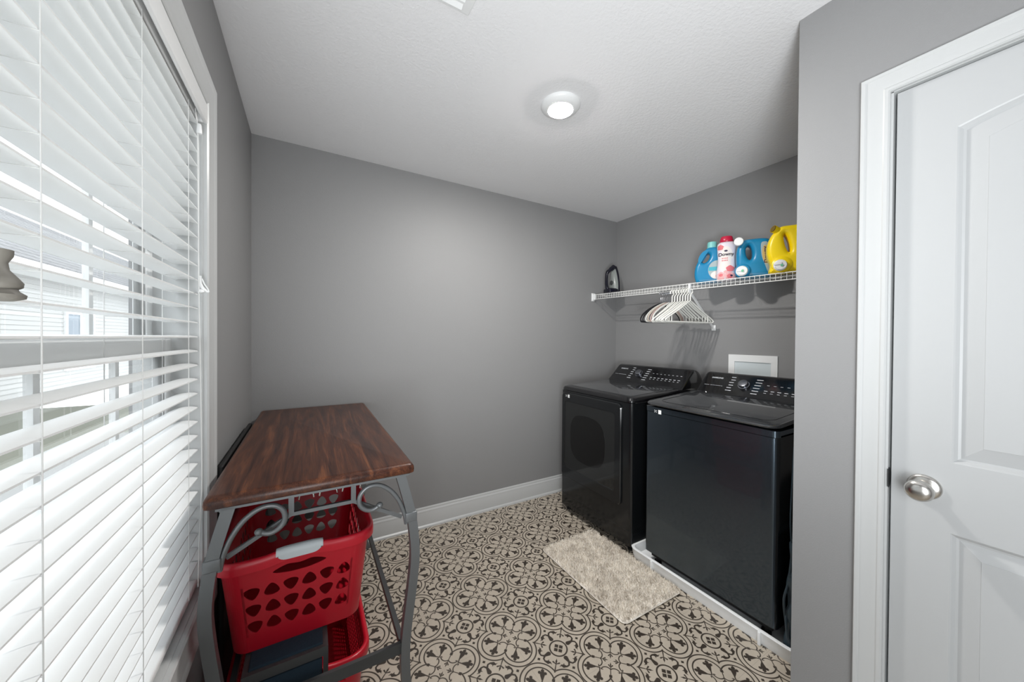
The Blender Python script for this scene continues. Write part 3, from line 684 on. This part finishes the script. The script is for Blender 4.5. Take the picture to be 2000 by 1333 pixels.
mb = MB(); mb.tube(smooth_path([(-.040, 0, .02), (-.052, 0, .07), (-.052, 0, .15), (-.045, 0, .185), (-.010, 0, .215), (.025, 0, .245)]), [.014]*6+[.013]*6+[.013]*6+[.016]*6+[.020]*6+[.010], 14, sy=1.2); mb.build('handle', m_ironb, ir)
mb = MB(); mb.lathe([(.019, 0), (.019, -.008), (.014, -.011), (0, -.012)], (-.004, -.010, .095), 'x', 24); mb.build('thermostat_dial', m_gmd, ir)
# bottles ---------------------------------------------------------------
TH = R_(-60)
def bottle_root(label, x, y, extra_tilt=0, name='detergent_bottle'):
    o = thing(name, label, 'bottle', (x, y, shz(y)+.0032), TH); return o
def flat(poly, yoff, name, m, root, th=.0006):
    mb = MB(); mb.prism([(a, b) for a, b in poly], yoff-th, yoff, 'y'); return mb.build(name, m, root, smooth=False)
def pos(u, v, d):
    """point on the ray through photo pixel (u,v) at optical depth d"""
    q = F+R2*((u-1000)/FPX)-U2*((v-666.5)/FPX); return Vector((CX, 0, HC))+q*d
# 1 blue jug with teal cap
b1 = bottle_root('blue detergent jug with pale teal cap, leftmost on the wire shelf', 2.650, 1.372)
o1 = cr_closed([(-.026, .238), (-.050, .209), (-.077, .164), (-.097, .118), (-.104, .072), (-.099, .027), (-.085, .001), (-.03, 0), (.04, 0), (.070, .006), (.078, .05), (.076, .12), (.06, .18), (.030, .236)], 5)
shape2d('jug_body', o1, [ell(-.036, .170, .019, .034, -.5)], .085, .022, m_blue, b1)
mb = MB(); mb.lathe([(.030, .230), (.030, .236), (.029, .270), (.027, .279), (0, .280)], (0, 0, 0), 'z', 32); mb.lathe([(.026, .2), (.026, .236)], (0, 0, 0), 'z', 24); mb.build('cap', m_teal, b1)
lb = flat(ell(.03, .085, .052, .062), -.0425, 'label', m_lgrey, b1)
flat([(-.020, .080), (.078, .080), (.080, .105), (-.018, .105)], -.0432, 'label_band', m_lteal, lb); flat(ell(.028, .05, .034, .026), -.0432, 'label_picture', m_cream, lb)
flat(ell(.035, .042, .014, .014), -.0438, 'label_flower', m_rose2, lb)
# 2 pink bottle
b2 = bottle_root('pale pink and blue bottle with rose print and crimson cap', 2.615, 1.258)
def bprof(z):
    return [(0, .053), (.02, .055), (.06, .054), (.10, .048), (.14, .047), (.18, .050), (.22, .052), (.24, .050), (.252, .040)][:]
mb = MB(); zs = [(0, .050), (.006, .054), (.03, .0555), (.07, .054), (.11, .049), (.15, .048), (.19, .051), (.225, .053), (.240, .050), (.250, .040), (.2505, .036)]
mb.lathe([(r, z) for z, r in zs], (0, 0, 0), 'z', 40, sy=.62); mb.build('bottle_body', m_pink, b2, ang=60)
mb = MB(); mb.lathe([(.036, .250), (.0385, .254), (.037, .268), (.033, .282), (.030, .2865), (0, .287)], (0, 0, 0), 'z', 36, sy=.8); mb.build('cap', m_rcap, b2)
def onb(v, off=.0008):
    z = v.z; r = .05
    for (z0, r0), (z1, r1) in zip(zs[:-1], zs[1:]):
        if z0 <= z <= z1: r = r0+(r1-r0)*(z-z0)/(z1-z0+1e-9)
    x = max(-r*.98, min(r*.98, v.x)); return Vector((v.x, -.62*sqrt(max(r*r-x*x, 0))-off, z))
def patch(poly_c, rad, m, name, par, off=.0006, wob=0):
    mb = MB(); cx, cz = poly_c; rx, rz = rad; n = 20; vs = [onb(Vector((cx, 0, cz)), off)]
    for j in (1, 2, 3):
        for k in range(n):
            a = 2*pi*k/n; f = j/3*(1+wob*sin(5*a)); x_ = max(-.049, min(.049, cx+rx*f*cos(a))); z_ = max(.004, min(.245, cz+rz*f*sin(a))); vs.append(onb(Vector((x_, 0, z_)), off))
    fs = [(0, 1+k, 1+(k+1) % n) for k in range(n)]
    for j in (0, 1):
        for k in range(n): fs.append((1+j*n+k, 1+(j+1)*n+k, 1+(j+1)*n+(k+1) % n, 1+j*n+(k+1) % n))
    mb.add(vs, fs); return mb.build(name, m, par, recalc=True)
lb = patch((-.004, .135), (.043, .085), m_cream, 'label', b2, .0004)
for (c, r, m_) in (((-.035, .215), (.018, .017), m_rose), ((.020, .075), (.022, .020), m_rose), ((-.030, .030), (.024, .026), m_rose2), ((.020, .028), (.029, .026), m_rose2), ((.018, .027), (.016, .014), m_rose), ((-.030, .036), (.011, .010), m_rose), ((-.004, .055), (.012, .010), m_rose2)):
    patch(c, r, m_, 'rose_print', lb, .0010 if m_ is m_rose2 else .0014, .08)
patch((.028, .030), (.007, .006), m_ink, 'print_spot', lb, .0019)
mz = Matrix.Translation((0, 0, .168)) @ Matrix.Rotation(R_(90), 4, 'X')
text_obj('brand_lettering', 'Downy', .029, mz @ Matrix.Translation((-.003, 0, 0)), m_ink, lb, warp=lambda v: onb(v, .0022), bold=.0006)
m_ = MB()
for i, (a, b_) in enumerate(((-.016, .012), (-.014, .016))): pass
for i in range(4): m_.add([onb(Vector((xx, 0, zz)), .002) for xx, zz in ((-.026+i*.009, .140), (-.020+i*.009, .140), (-.020+i*.009, .146), (-.026+i*.009, .146))], [(0, 1, 2, 3)]); m_.add([onb(Vector((xx, 0, zz)), .002) for xx, zz in ((-.026+i*.009, .126), (-.020+i*.009, .126), (-.020+i*.009, .132), (-.026+i*.009, .132))], [(0, 1, 2, 3)])
m_.build('small_print', m_rose, lb)
patch((-.004, .190), (.010, .006), m_ink, 'leaf_mark', lb, .0016)
# 3 blue jug with dispensing tap
b3 = bottle_root('blue jug with white tap lying on the shelf between rose bottle and yellow jug', 2.652, 1.100, name='laundry_jug')
o3 = cr_closed([(-.104, .09), (-.105, .156), (-.097, .200), (-.070, .234), (-.02, .240), (.045, .236), (.070, .215), (.082, .17), (.086, .10), (.082, .03), (.065, .002), (.0, 0), (-.07, .001), (-.096, .022)], 5)
shape2d('jug_body', o3, [ell(-.040, .158, .016, .045, .12)], .100, .026, m_blue, b3)
mb = MB(); mb.lathe([(.018, -.035), (.018, -.060), (.0245, -.0605), (.0245, -.078), (.022, -.080), (0, -.0805)], (-.096, 0, .222), 'y', 30); mb.build('vent_cap', m_plw, b3)
mb = MB(); mb.lathe([(.043, -.048), (.041, -.056), (.034, -.060), (.033, -.066)], (-.072, 0, .045), 'y', 32); mb.build('tap_collar', m_blue, b3)
mb = MB(); mb.lathe([(.031, -.060), (.031, -.072), (.026, -.076), (.026, -.086), (0, -.087)], (-.078, 0, .042), 'y', 28); mb.rbox(-.108, -.070, -.092, -.084, .036, .052, .003); tp = mb.build('tap', m_plw, b3)
mb = MB(); mb.lathe([(.007, -.086), (.007, -.092), (0, -.093)], (-.076, 0, .040), 'y', 14); mb.build('tap_button', m_green, tp)
lb = flat(cr_closed([(.018, .20), (.036, .212), (.052, .20), (.062, .14), (.062, .05), (.054, .03), (.040, .07), (.022, .13)]), -.0502, 'label', m_lgrey, b3)
flat(ell(.042, .135, .017, .056, .08), -.0508, 'label_oval', m_gold, lb)
mz = Matrix.Translation((.043, -.0516, .133)) @ Matrix.Rotation(R_(90), 4, 'X') @ Matrix.Rotation(R_(96), 4, 'Z')
text_obj('brand_lettering', 'Downy', .034, mz, m_ink, lb, bold=.0006)
# 4 yellow jug
b4 = bottle_root('yellow jug with white tap, rightmost on the shelf beside the wall end', 2.592, .905, name='laundry_jug'); b4.scale = (.9, .9, .9)
o4 = cr_closed([(-.104, .015), (-.098, .055), (-.113, .10), (-.117, .15), (-.113, .19), (-.097, .235), (-.070, .270), (-.045, .288), (.0, .290), (.06, .290), (.095, .285), (.108, .25), (.112, .14), (.108, .03), (.095, .003), (0, 0), (-.085, .0)], 5)
shape2d('jug_body', o4, [ell(-.018, .182, .011, .058, .22)], .105, .027, m_yel, b4)
mb = MB(); mb.tube([(-.060, -.030, .262), (-.084, -.046, .272), (-.090, -.050, .2745)], [.020, .0225, .0225], 28, caps=False); pass; sp_ = mb.build('spout', m_yel, b4)
mb = MB(); mb.tube([(-.0885, -.0492, .2738), (-.0915, -.0511, .2750)], [.0185, .0185], 28); mb.build('spout_dark_disc', mat('spout_hollow_shade', (.16, .10, .005), .6), sp_)  # dark disc paints the shade inside the spout, which is not hollow
mb = MB(); mb.lathe([(.052, -.048), (.050, -.058), (.041, -.062), (.037, -.064)], (-.045, 0, .050), 'y', 36); mb.build('tap_collar', m_yel, b4)
mb = MB(); mb.lathe([(.034, -.062), (.034, -.074), (.029, -.078), (.029, -.088), (0, -.089)], (-.055, 0, .043), 'y', 30); mb.rbox(-.088, -.048, -.094, -.086, .042, .058, .003); tp = mb.build('tap', m_plw, b4)
mb = MB(); mb.lathe([(.007, -.088), (.007, -.094), (0, -.095)], (-.050, 0, .040), 'y', 14); mb.build('tap_button', m_green, tp)
lb = flat(cr_closed([(.082, .26), (.098, .255), (.104, .15), (.100, .06), (.085, .05), (.074, .12), (.07, .2)]), -.0527, 'label', m_orange, b4)
flat([(.078, .205), (.1, .205), (.1, .25), (.084, .25)], -.0533, 'label_band', m_lteal, lb)

# outlet box ------------------------------------------------------------
ob = thing('washer_outlet_box', 'white recessed washer outlet box in the wall behind the washer', 'outlet box', (XR, 1.197, 1.11))
mb = MB()
def q4(y0_, y1_, z0_, z1_, x): return [(x, y0_, z0_), (x, y1_, z0_), (x, y1_, z1_), (x, y0_, z1_)]
mb.loft([q4(-.148, .148, -.108, .108, 0), q4(-.148, .148, -.108, .108, -.008), q4(-.112, .108, -.066, .062, -.008), q4(-.112, .108, -.066, .062, -.001)], caps=False)
mb.build('box_frame', m_plw, ob, ang=20)
mb = MB(); mb.loft([q4(-.112, .108, -.066, .062, -.0015), q4(-.112, .108, -.066, .062, -.0008)]); mb.add(q4(-.112, .108, -.066, .062, -.001), [(0, 1, 2, 3)])
mb.build('box_back', mat('box_inner', (.62, .68, .70), .4), ob)

# ================================================================ TABLE
TX, TY0, TY1, TZ = .3175, 1.142, 2.362, .910
tb = thing('kitchen_cart_table', 'tall walnut-topped table with curved grey metal legs against the left wall', 'table', (TX, 1.75, 0)); LT = (TX, 1.75, 0)
mb = MB(); rings = []
for ins, z in ((.006, .876), (0, .880), (-.001, .890), (.000, .899), (.004, .9055), (.010, .909), (.016, .910)):
    rings.append([(a, b, z) for a, b in rrect(.046+ins, .578-ins, TY0+ins, TY1-ins, .012, 4)])
mb.loft(rings); local(mb, LT).build('tabletop', m_wood, tb, ang=50)
legp = [(.868, .222), (.81, .238), (.745, .2545), (.67, .2665), (.59, .2715), (.505, .265), (.42, .2545), (.34, .245), (.27, .2405), (.20, .242), (.12, .250), (.05, .264), (0, .280)]
for ye in (1.180, 2.325):
    for s_ in (-1, 1):
        pts = smooth_path([(TX+s_*x, ye, z) for z, x in legp], 3)
        l = MB(); l.bar(pts, .029, .026)
        leg = local(l, LT).build('leg', m_gm, tb, ang=40)
        c = MB(); c.rbox(TX+s_*.257-.019, TX+s_*.257+.019, ye-.016, ye+.016, .706, .738, .003); local(c, LT).build('collar', m_gm, leg)
        sc_ = smooth_path([(TX+s_*a, ye-.004, b) for a, b in ((.243, .700), (.236, .735), (.218, .782), (.190, .822), (.155, .846), (.122, .846), (.101, .826), (.098, .798), (.113, .778), (.136, .771), (.158, .781))], 5)
        c = MB(); rr = [.0072]*(len(sc_)); rr[-1] = .006
        c.tube(sc_, rr, 10, sx=1, sy=1); e_ = sc_[-1]; c.lathe([(0, .0105), (.0075, .0075), (.0105, 0), (.0075, -.0075), (0, -.0105)], (e_.x, e_.y, e_.z), 'y', 14)
        local(c, LT).build('scroll', m_gm, leg, ang=60)
    c = MB(); c.bar([(TX-.232, ye+.020, .720), (TX-.083, ye+.020, .802), (TX+.083, ye+.020, .802), (TX+.232, ye+.020, .715)], .011, .010)
    for s_ in (-1, 1): c.box(TX+s_*.083-.007, TX+s_*.083+.007, ye+.015, ye+.025, .802, .874)
    local(c, LT).build('end_brace', m_gm, tb)
    c = MB(); c.box(TX-.250, TX+.250, ye-.013, ye+.013, .862, .877); local(c, LT).build('top_rail', m_gm, tb)
    c = MB(); c.box(TX-.245, TX+.245, ye-.006, ye+.006, .268, .304); local(c, LT).build('crossbar', m_gmd, tb)
for s_ in (-1, 1):
    c = MB(); c.box(TX+s_*.232-.008, TX+s_*.232+.008, 1.19, 2.315, .280, .304); local(c, LT).build('side_rail', m_gmd, tb)
    c = MB(); c.box(TX+s_*.236-.010, TX+s_*.236+.010, 1.19, 2.315, .850, .877); local(c, LT).build('side_apron', m_gm, tb)
for x in (-.072, -.018, .045, .095):
    for d_ in (-.006, .006):
        c = MB(); c.tube(smooth_path([(TX+x+d_, 2.28, .868), (TX+x+d_, 1.30, .868), (TX+x+d_*1.2, 1.225, .866), (TX+x+d_*1.6, 1.205, .855), (TX+x+d_*1.2, 1.203, .838)], 4), .0022, 6)
        local(c, LT).build('rack_wire', m_chrome, tb)
bd = thing('folded_black_board', 'flat black board leaning upright between table and left wall', 'board', (.022, 1.82, 0))
MB().rbox(-.006, .010, -.335, .335, .002, .888, .006).build('board_panel', m_dark, bd)

# ================================================================ BASKETS
def perim(hx, hy, r, s):
    """point on a rounded rectangle for s in 0..8 (side mids start at -y side). returns x,y,nx,ny"""
    pass
def basket(label, loc, hx, hy, hgt, tap, m, holes=True, mesh_sides=False):
    root = thing('laundry_basket', label, 'laundry basket', loc); r = .055
    def wall_pt(side, u, v, o=0):
        """side 0:-y 1:+x 2:+y 3:-x, u in metres from side centre, v 0..1 height"""
        k = 1-tap*(1-v); z = hgt*v
        a = (hx, hy)[side % 2]; b_ = (hy, hx)[side % 2]
        b_ = b_*k+o
        if side == 0: return (u*k, -b_, z)
        if side == 1: return (b_, u*k, z)
        if side == 2: return (-u*k, b_, z)
        return (-b_, -u*k, z)
    mb = MB(); NB = 10; TH_ = (-.0016, .0016)
    def corner(side):  # between side and side+1
        cen = {0: (1, -1), 1: (1, 1), 2: (-1, 1), 3: (-1, -1)}[side]; a0_ = {0: -pi/2, 1: 0, 2: pi/2, 3: pi}[side]
        for j in range(NB):
            v0, v1 = j/NB, (j+1)/NB
            for i in range(12):
                t0, t1 = a0_+pi/2*i/12, a0_+pi/2*(i+1)/12
                for o in TH_:
                    vs = []
                    for t, v in ((t0, v0), (t1, v0), (t1, v1), (t0, v1)):
                        k = 1-tap*(1-v); vs.append(((cen[0]*(hx-r)+r*cos(t))*k+o*cos(t), (cen[1]*(hy-r)+r*sin(t))*k+o*sin(t), hgt*v))
                    mb.add(vs, [(0, 1, 2, 3)])
    for s_ in range(4): corner(s_)
    pick = lambda flip: [(.5*.80*c, (.5*.76*d)*(-1 if flip else 1)) for c, d in cr_closed([(-.98, .55), (0, .92), (.98, .55), (.72, -.35), (0, -.98), (-.72, -.35)], 3)]
    def cell(side, u0, u1, v0, v1, hole):
        n = 18 if hole is not None else 4
        if hole is None:
            nu = max(1, int((u1-u0)/.05)); nv = max(1, int((v1-v0)*hgt/.04))
            for i in range(nu):
                for j in range(nv):
                    a, b_, c, d = u0+(u1-u0)*i/nu, u0+(u1-u0)*(i+1)/nu, v0+(v1-v0)*j/nv, v0+(v1-v0)*(j+1)/nv
                    for o in TH_: mb.add([wall_pt(side, a, c, o), wall_pt(side, b_, c, o), wall_pt(side, b_, d, o), wall_pt(side, a, d, o)], [(0, 1, 2, 3)])
            return
        cu, cv_ = (u0+u1)/2, (v0+v1)/2; wu, wv = (u1-u0), (v1-v0); n = len(hole); lips = []
        for o in TH_:
            inner = []; outer_ = []
            for a, b_ in hole:
                inner.append(wall_pt(side, cu+a*wu, cv_+b_*wv, o))
                f = .5/max(abs(a), abs(b_), 1e-6); outer_.append(wall_pt(side, cu+a*f*wu, cv_+b_*f*wv, o))
            mb.add(inner+outer_, [(k, (k+1) % n, n+(k+1) % n, n+k) for k in range(n)]); lips.append(inner)
        mb.add(lips[0]+lips[1], [(k, (k+1) % n, n+(k+1) % n, n+k) for k in range(n)])
        for sx_, sz_ in ((-1, -1), (1, -1), (1, 1), (-1, 1)):  # fill the cut cell corners
            best = None
            for k in range(n):
                a, b_ = hole[k]; a2, b2_ = hole[(k+1) % n]
                f = .5/max(abs(a), abs(b_)); f2 = .5/max(abs(a2), abs(b2_)); p_, q_ = (a*f, b_*f), (a2*f2, b2_*f2)
                if (abs(abs(p_[0])-.5) < 1e-5) != (abs(abs(q_[0])-.5) < 1e-5) or ((abs(abs(p_[1])-.5) < 1e-5) != (abs(abs(q_[1])-.5) < 1e-5)):
                    if p_[0]*sx_+q_[0]*sx_ > 0 and p_[1]*sz_+q_[1]*sz_ > 0 and not (abs(abs(p_[0])-.5) < 1e-6 and abs(abs(p_[1])-.5) < 1e-6):
                        best = (p_, q_)
            if best:
                for o in TH_: mb.add([wall_pt(side, cu+c[0]*wu, cv_+c[1]*wv, o) for c in (best[0], (sx_*.5, sz_*.5), best[1])], [(0, 1, 2)])
    slot = [(.5*.98*c, .5*.9*d) for c, d in cr_closed([(-1, -.3), (-.5, -.85), (0, -.95), (.5, -.85), (1, -.3), (.5, .5), (0, .3), (-.5, .5)], 8)]
    for side in range(4):
        half = (hx, hy)[side % 2]-r; short = side % 2 == 0
        if mesh_sides:
            nu = int(2*half/.022); sq = [(.34*c, .34*d) for c, d in ((-1, -1), (0, -1), (1, -1), (1, 0), (1, 1), (0, 1), (-1, 1), (-1, 0))]
            cell(side, -half, half, 0, .12, None); cell(side, -half, half, .88, 1, None)
            nv = 8
            for i in range(nu):
                for j in range(nv): cell(side, -half+2*half*i/nu, -half+2*half*(i+1)/nu, .12+.76*j/nv, .12+.76*(j+1)/nv, sq)
            continue
        nu = 6 if short else 9; cw = .052 if short else .052; u0 = -cw*nu/2; rows = (.175, .36, .545, .73)
        if short: u0 -= .0
        cell(side, -half, half, 0, rows[0], None); cell(side, -half, u0, rows[0], rows[-1], None); cell(side, u0+cw*nu, half, rows[0], rows[-1], None)
        for i in range(nu):
            for j in range(3): cell(side, u0+cw*i, u0+cw*(i+1), rows[j], rows[j+1], pick(i % 2 == 1))
        if short:
            cell(side, -half, -.075, rows[-1], 1, None); cell(side, .075, half, rows[-1], 1, None); cell(side, -.075, .075, rows[-1]+.03, .905, slot); cell(side, -.075, .075, .905, 1, None); cell(side, -.075, .075, rows[-1], rows[-1]+.03, None)
        else: cell(side, -half, half, rows[-1], 1, None)
    k = 1-tap; mb.add([(a*k, b_*k, .0) for a, b_ in rrect(-hx, hx, -hy, hy, r, 6)], [tuple(range(28))]); mb.add([(a*k, b_*k, .003) for a, b_ in rrect(-hx, hx, -hy, hy, r, 6)], [tuple(range(28))])
    o = mb.build('basket_shell', m, root, smooth=False)
    # rolled rim: skirt outside of the wall, raised above the grips
    rim = MB(); base = rrect(-hx, hx, -hy, hy, r, 8); pts2 = []
    n_ = len(base)
    for i in range(n_):
        a, b_ = base[i], base[(i+1) % n_]; d_ = math.hypot(b_[0]-a[0], b_[1]-a[1]); kk = max(1, int(d_/.02))
        for j in range(kk): pts2.append((a[0]+(b_[0]-a[0])*j/kk, a[1]+(b_[1]-a[1])*j/kk))
    prof = [(-.002, -.012), (-.003, .000), (.002, .006), (.010, .007), (.015, .003), (.016, -.010), (.015, -.028), (.012, -.028), (.011, -.008), (.003, -.002)]
    rings = []
    for (a, b_) in pts2:
        nx = max(abs(a)-(hx-r), 0)*math.copysign(1, a); ny = max(abs(b_)-(hy-r), 0)*math.copysign(1, b_); l_ = math.hypot(nx, ny) or 1; nx /= l_; ny /= l_
        bump = .009*math.exp(-(a/.075)**4) if abs(b_) > hy-.004 else 0
        rings.append([(a+nx*p_, b_+ny*p_, hgt+q_+bump) for p_, q_ in prof])
    n_ = len(prof); M_ = len(rings)
    vs = [q for rg3 in rings for q in rg3]; fs = [(i*n_+j, i*n_+(j+1) % n_, ((i+1) % M_)*n_+(j+1) % n_, ((i+1) % M_)*n_+j) for i in range(M_) for j in range(n_)]
    rim.add(vs, fs); rim.build('rim', m, root, ang=50)
    if not mesh_sides:
        for s_ in (-1, 1):
            g = MB(); rr = []
            for i in range(21):
                t = -1+i/10; x_ = t*.062; bump = .009*math.exp(-(x_/.075)**4); e_ = (1-t**6)
                w0 = .030*e_+.002
                rr.append([(x_, s_*(hy+p_), hgt+bump+q_) for p_, q_ in ((-.005, .002), (-.004, .009), (.004, .011), (.012, .010), (.0175, .004), (.0185, -.006), (.0175, .001-w0*.75), (.0160, .001-w0*.75))])
            g.loft(rr); g.build('grip', m_grip, root, ang=50)
    return root
basket('red laundry basket with grey grip under the tabletop, higher of the two', (.256, 1.560, .3625), .205, .300, .300, .14, m_red)
basket('red mesh-sided basket on the floor under the table, mostly hidden', (.262, 1.520, .004), .185, .272, .262, .12, m_red, mesh_sides=True)
# folding steps with carpet panels
fs_ = thing('folding_steps', 'dark steel folding steps with navy carpet treads under the upper basket', 'step stool', (.222, 1.219, 0))
c = MB(); x0_, x1_ = -.108, .110
c.box(x0_, x1_, 0, .014, .328, .356).box(x0_, x1_, .215, .229, .328, .356).box(x0_, x0_+.014, .014, .215, .328, .356).box(x1_-.014, x1_, .014, .215, .328, .356)
c.build('tread_frame', m_gmd, fs_)
MB().rbox(x0_+.014, x1_-.014, .014, .215, .338, .362, .005).build('carpet_tread', m_navy, fs_)
for sx_ in (x0_, x1_-.014):
    c = MB(); c.bar([(sx_+.007, .007, .328), (sx_+.007, .007, .0)], .014, .014); c.build('front_post', m_gmd, fs_)
MB().rbox(x0_+.016, x1_-.016, .0025, .0115, .06, .322, .003).build('carpet_riser', m_navy, fs_)
for sx_ in (x0_, x1_-.014):
    c = MB(); c.bar([(sx_+.007, .222, .352), (sx_+.007, .240, .02)], .014, .014); 
    # rear legs stand inside the lower basket's footprint, so they stop at its rim
    c.v = []; c.f = []; c.mi = []; c.box(sx_, sx_+.014, .215, .229, .285, .328); c.build('rear_hinge', m_gmd, fs_)

# ================================================================ OUTSIDE
g = struct(MB().box(-14, -.165, -8, 14, -.9, -.6).build('ground', m_grass))
dk = struct(MB().box(-2.6, -.165, -3, 8, -.6, -.25).build('patio', m_conc))
hs = thing('neighbor_house', 'pale grey sided house with shingled roof seen through the blind', 'house', (-6.0, 6, -.6)); LH = (-6.0, 6, -.6)
mb = MB(); mb.box(-10, -6.0, -3, 48, -.6, 3.2)
z = -.6
while z < 3.15:
    mb.prism([(-6.0, z), (-5.975, z+.004), (-5.995, z+.118), (-6.0, z+.118)], -3, 48, 'y'); z += .12
local(mb, LH).build('wall', m_sid, hs, smooth=False)
# roof with UV for the shingle courses
me = bpy.data.meshes.new('roof'); vs = [(-5.5, -3.5, 3.0), (-5.5, 48.5, 3.0), (-8.2, 48.5, 5.2), (-8.2, -3.5, 5.2), (-5.5, -3.5, 3.12), (-5.5, 48.5, 3.12), (-8.2, 48.5, 5.32), (-8.2, -3.5, 5.32)]
me.from_pydata([(a-LH[0], b-LH[1], c-LH[2]) for a, b, c in vs], [], [(0, 3, 2, 1), (4, 5, 6, 7), (0, 1, 5, 4), (2, 3, 7, 6), (1, 2, 6, 5), (0, 4, 7, 3)])
uv = me.uv_layers.new(name='UVMap')
for p in me.polygons:
    for li in p.loop_indices:
        co = me.vertices[me.loops[li].vertex_index].co; uv.data[li].uv = (co.y, math.hypot(co.x, co.z))
me.materials.append(m_shing); o = bpy.data.objects.new('roof', me); COL.objects.link(o); o.parent = hs
local(MB().box(-5.53, -5.47, -3.5, 48.5, 2.86, 3.10), LH).build('gutter', m_plw, hs)
for (ya, yb) in ((1.6, 2.5), (5.2, 6.2), (10.2, 11.6), (15.6, 17.0), (21.2, 23.6), (29, 31)):
    f_ = local(MB().box(-6.01, -5.93, ya-.1, yb+.1, .25, .35).box(-6.01, -5.93, ya-.1, yb+.1, 1.95, 2.07).box(-6.01, -5.93, ya-.1, ya, .35, 1.95).box(-6.01, -5.93, yb, yb+.1, .35, 1.95).box(-5.99, -5.94, (ya+yb)/2-.03, (ya+yb)/2+.03, .35, 1.95).box(-5.99, -5.94, ya, yb, 1.12, 1.18), LH).build('house_window', m_plw, hs)
    local(MB().box(-5.985, -5.96, ya, yb, .35, 1.95), LH).build('window_pane', m_shade, f_)
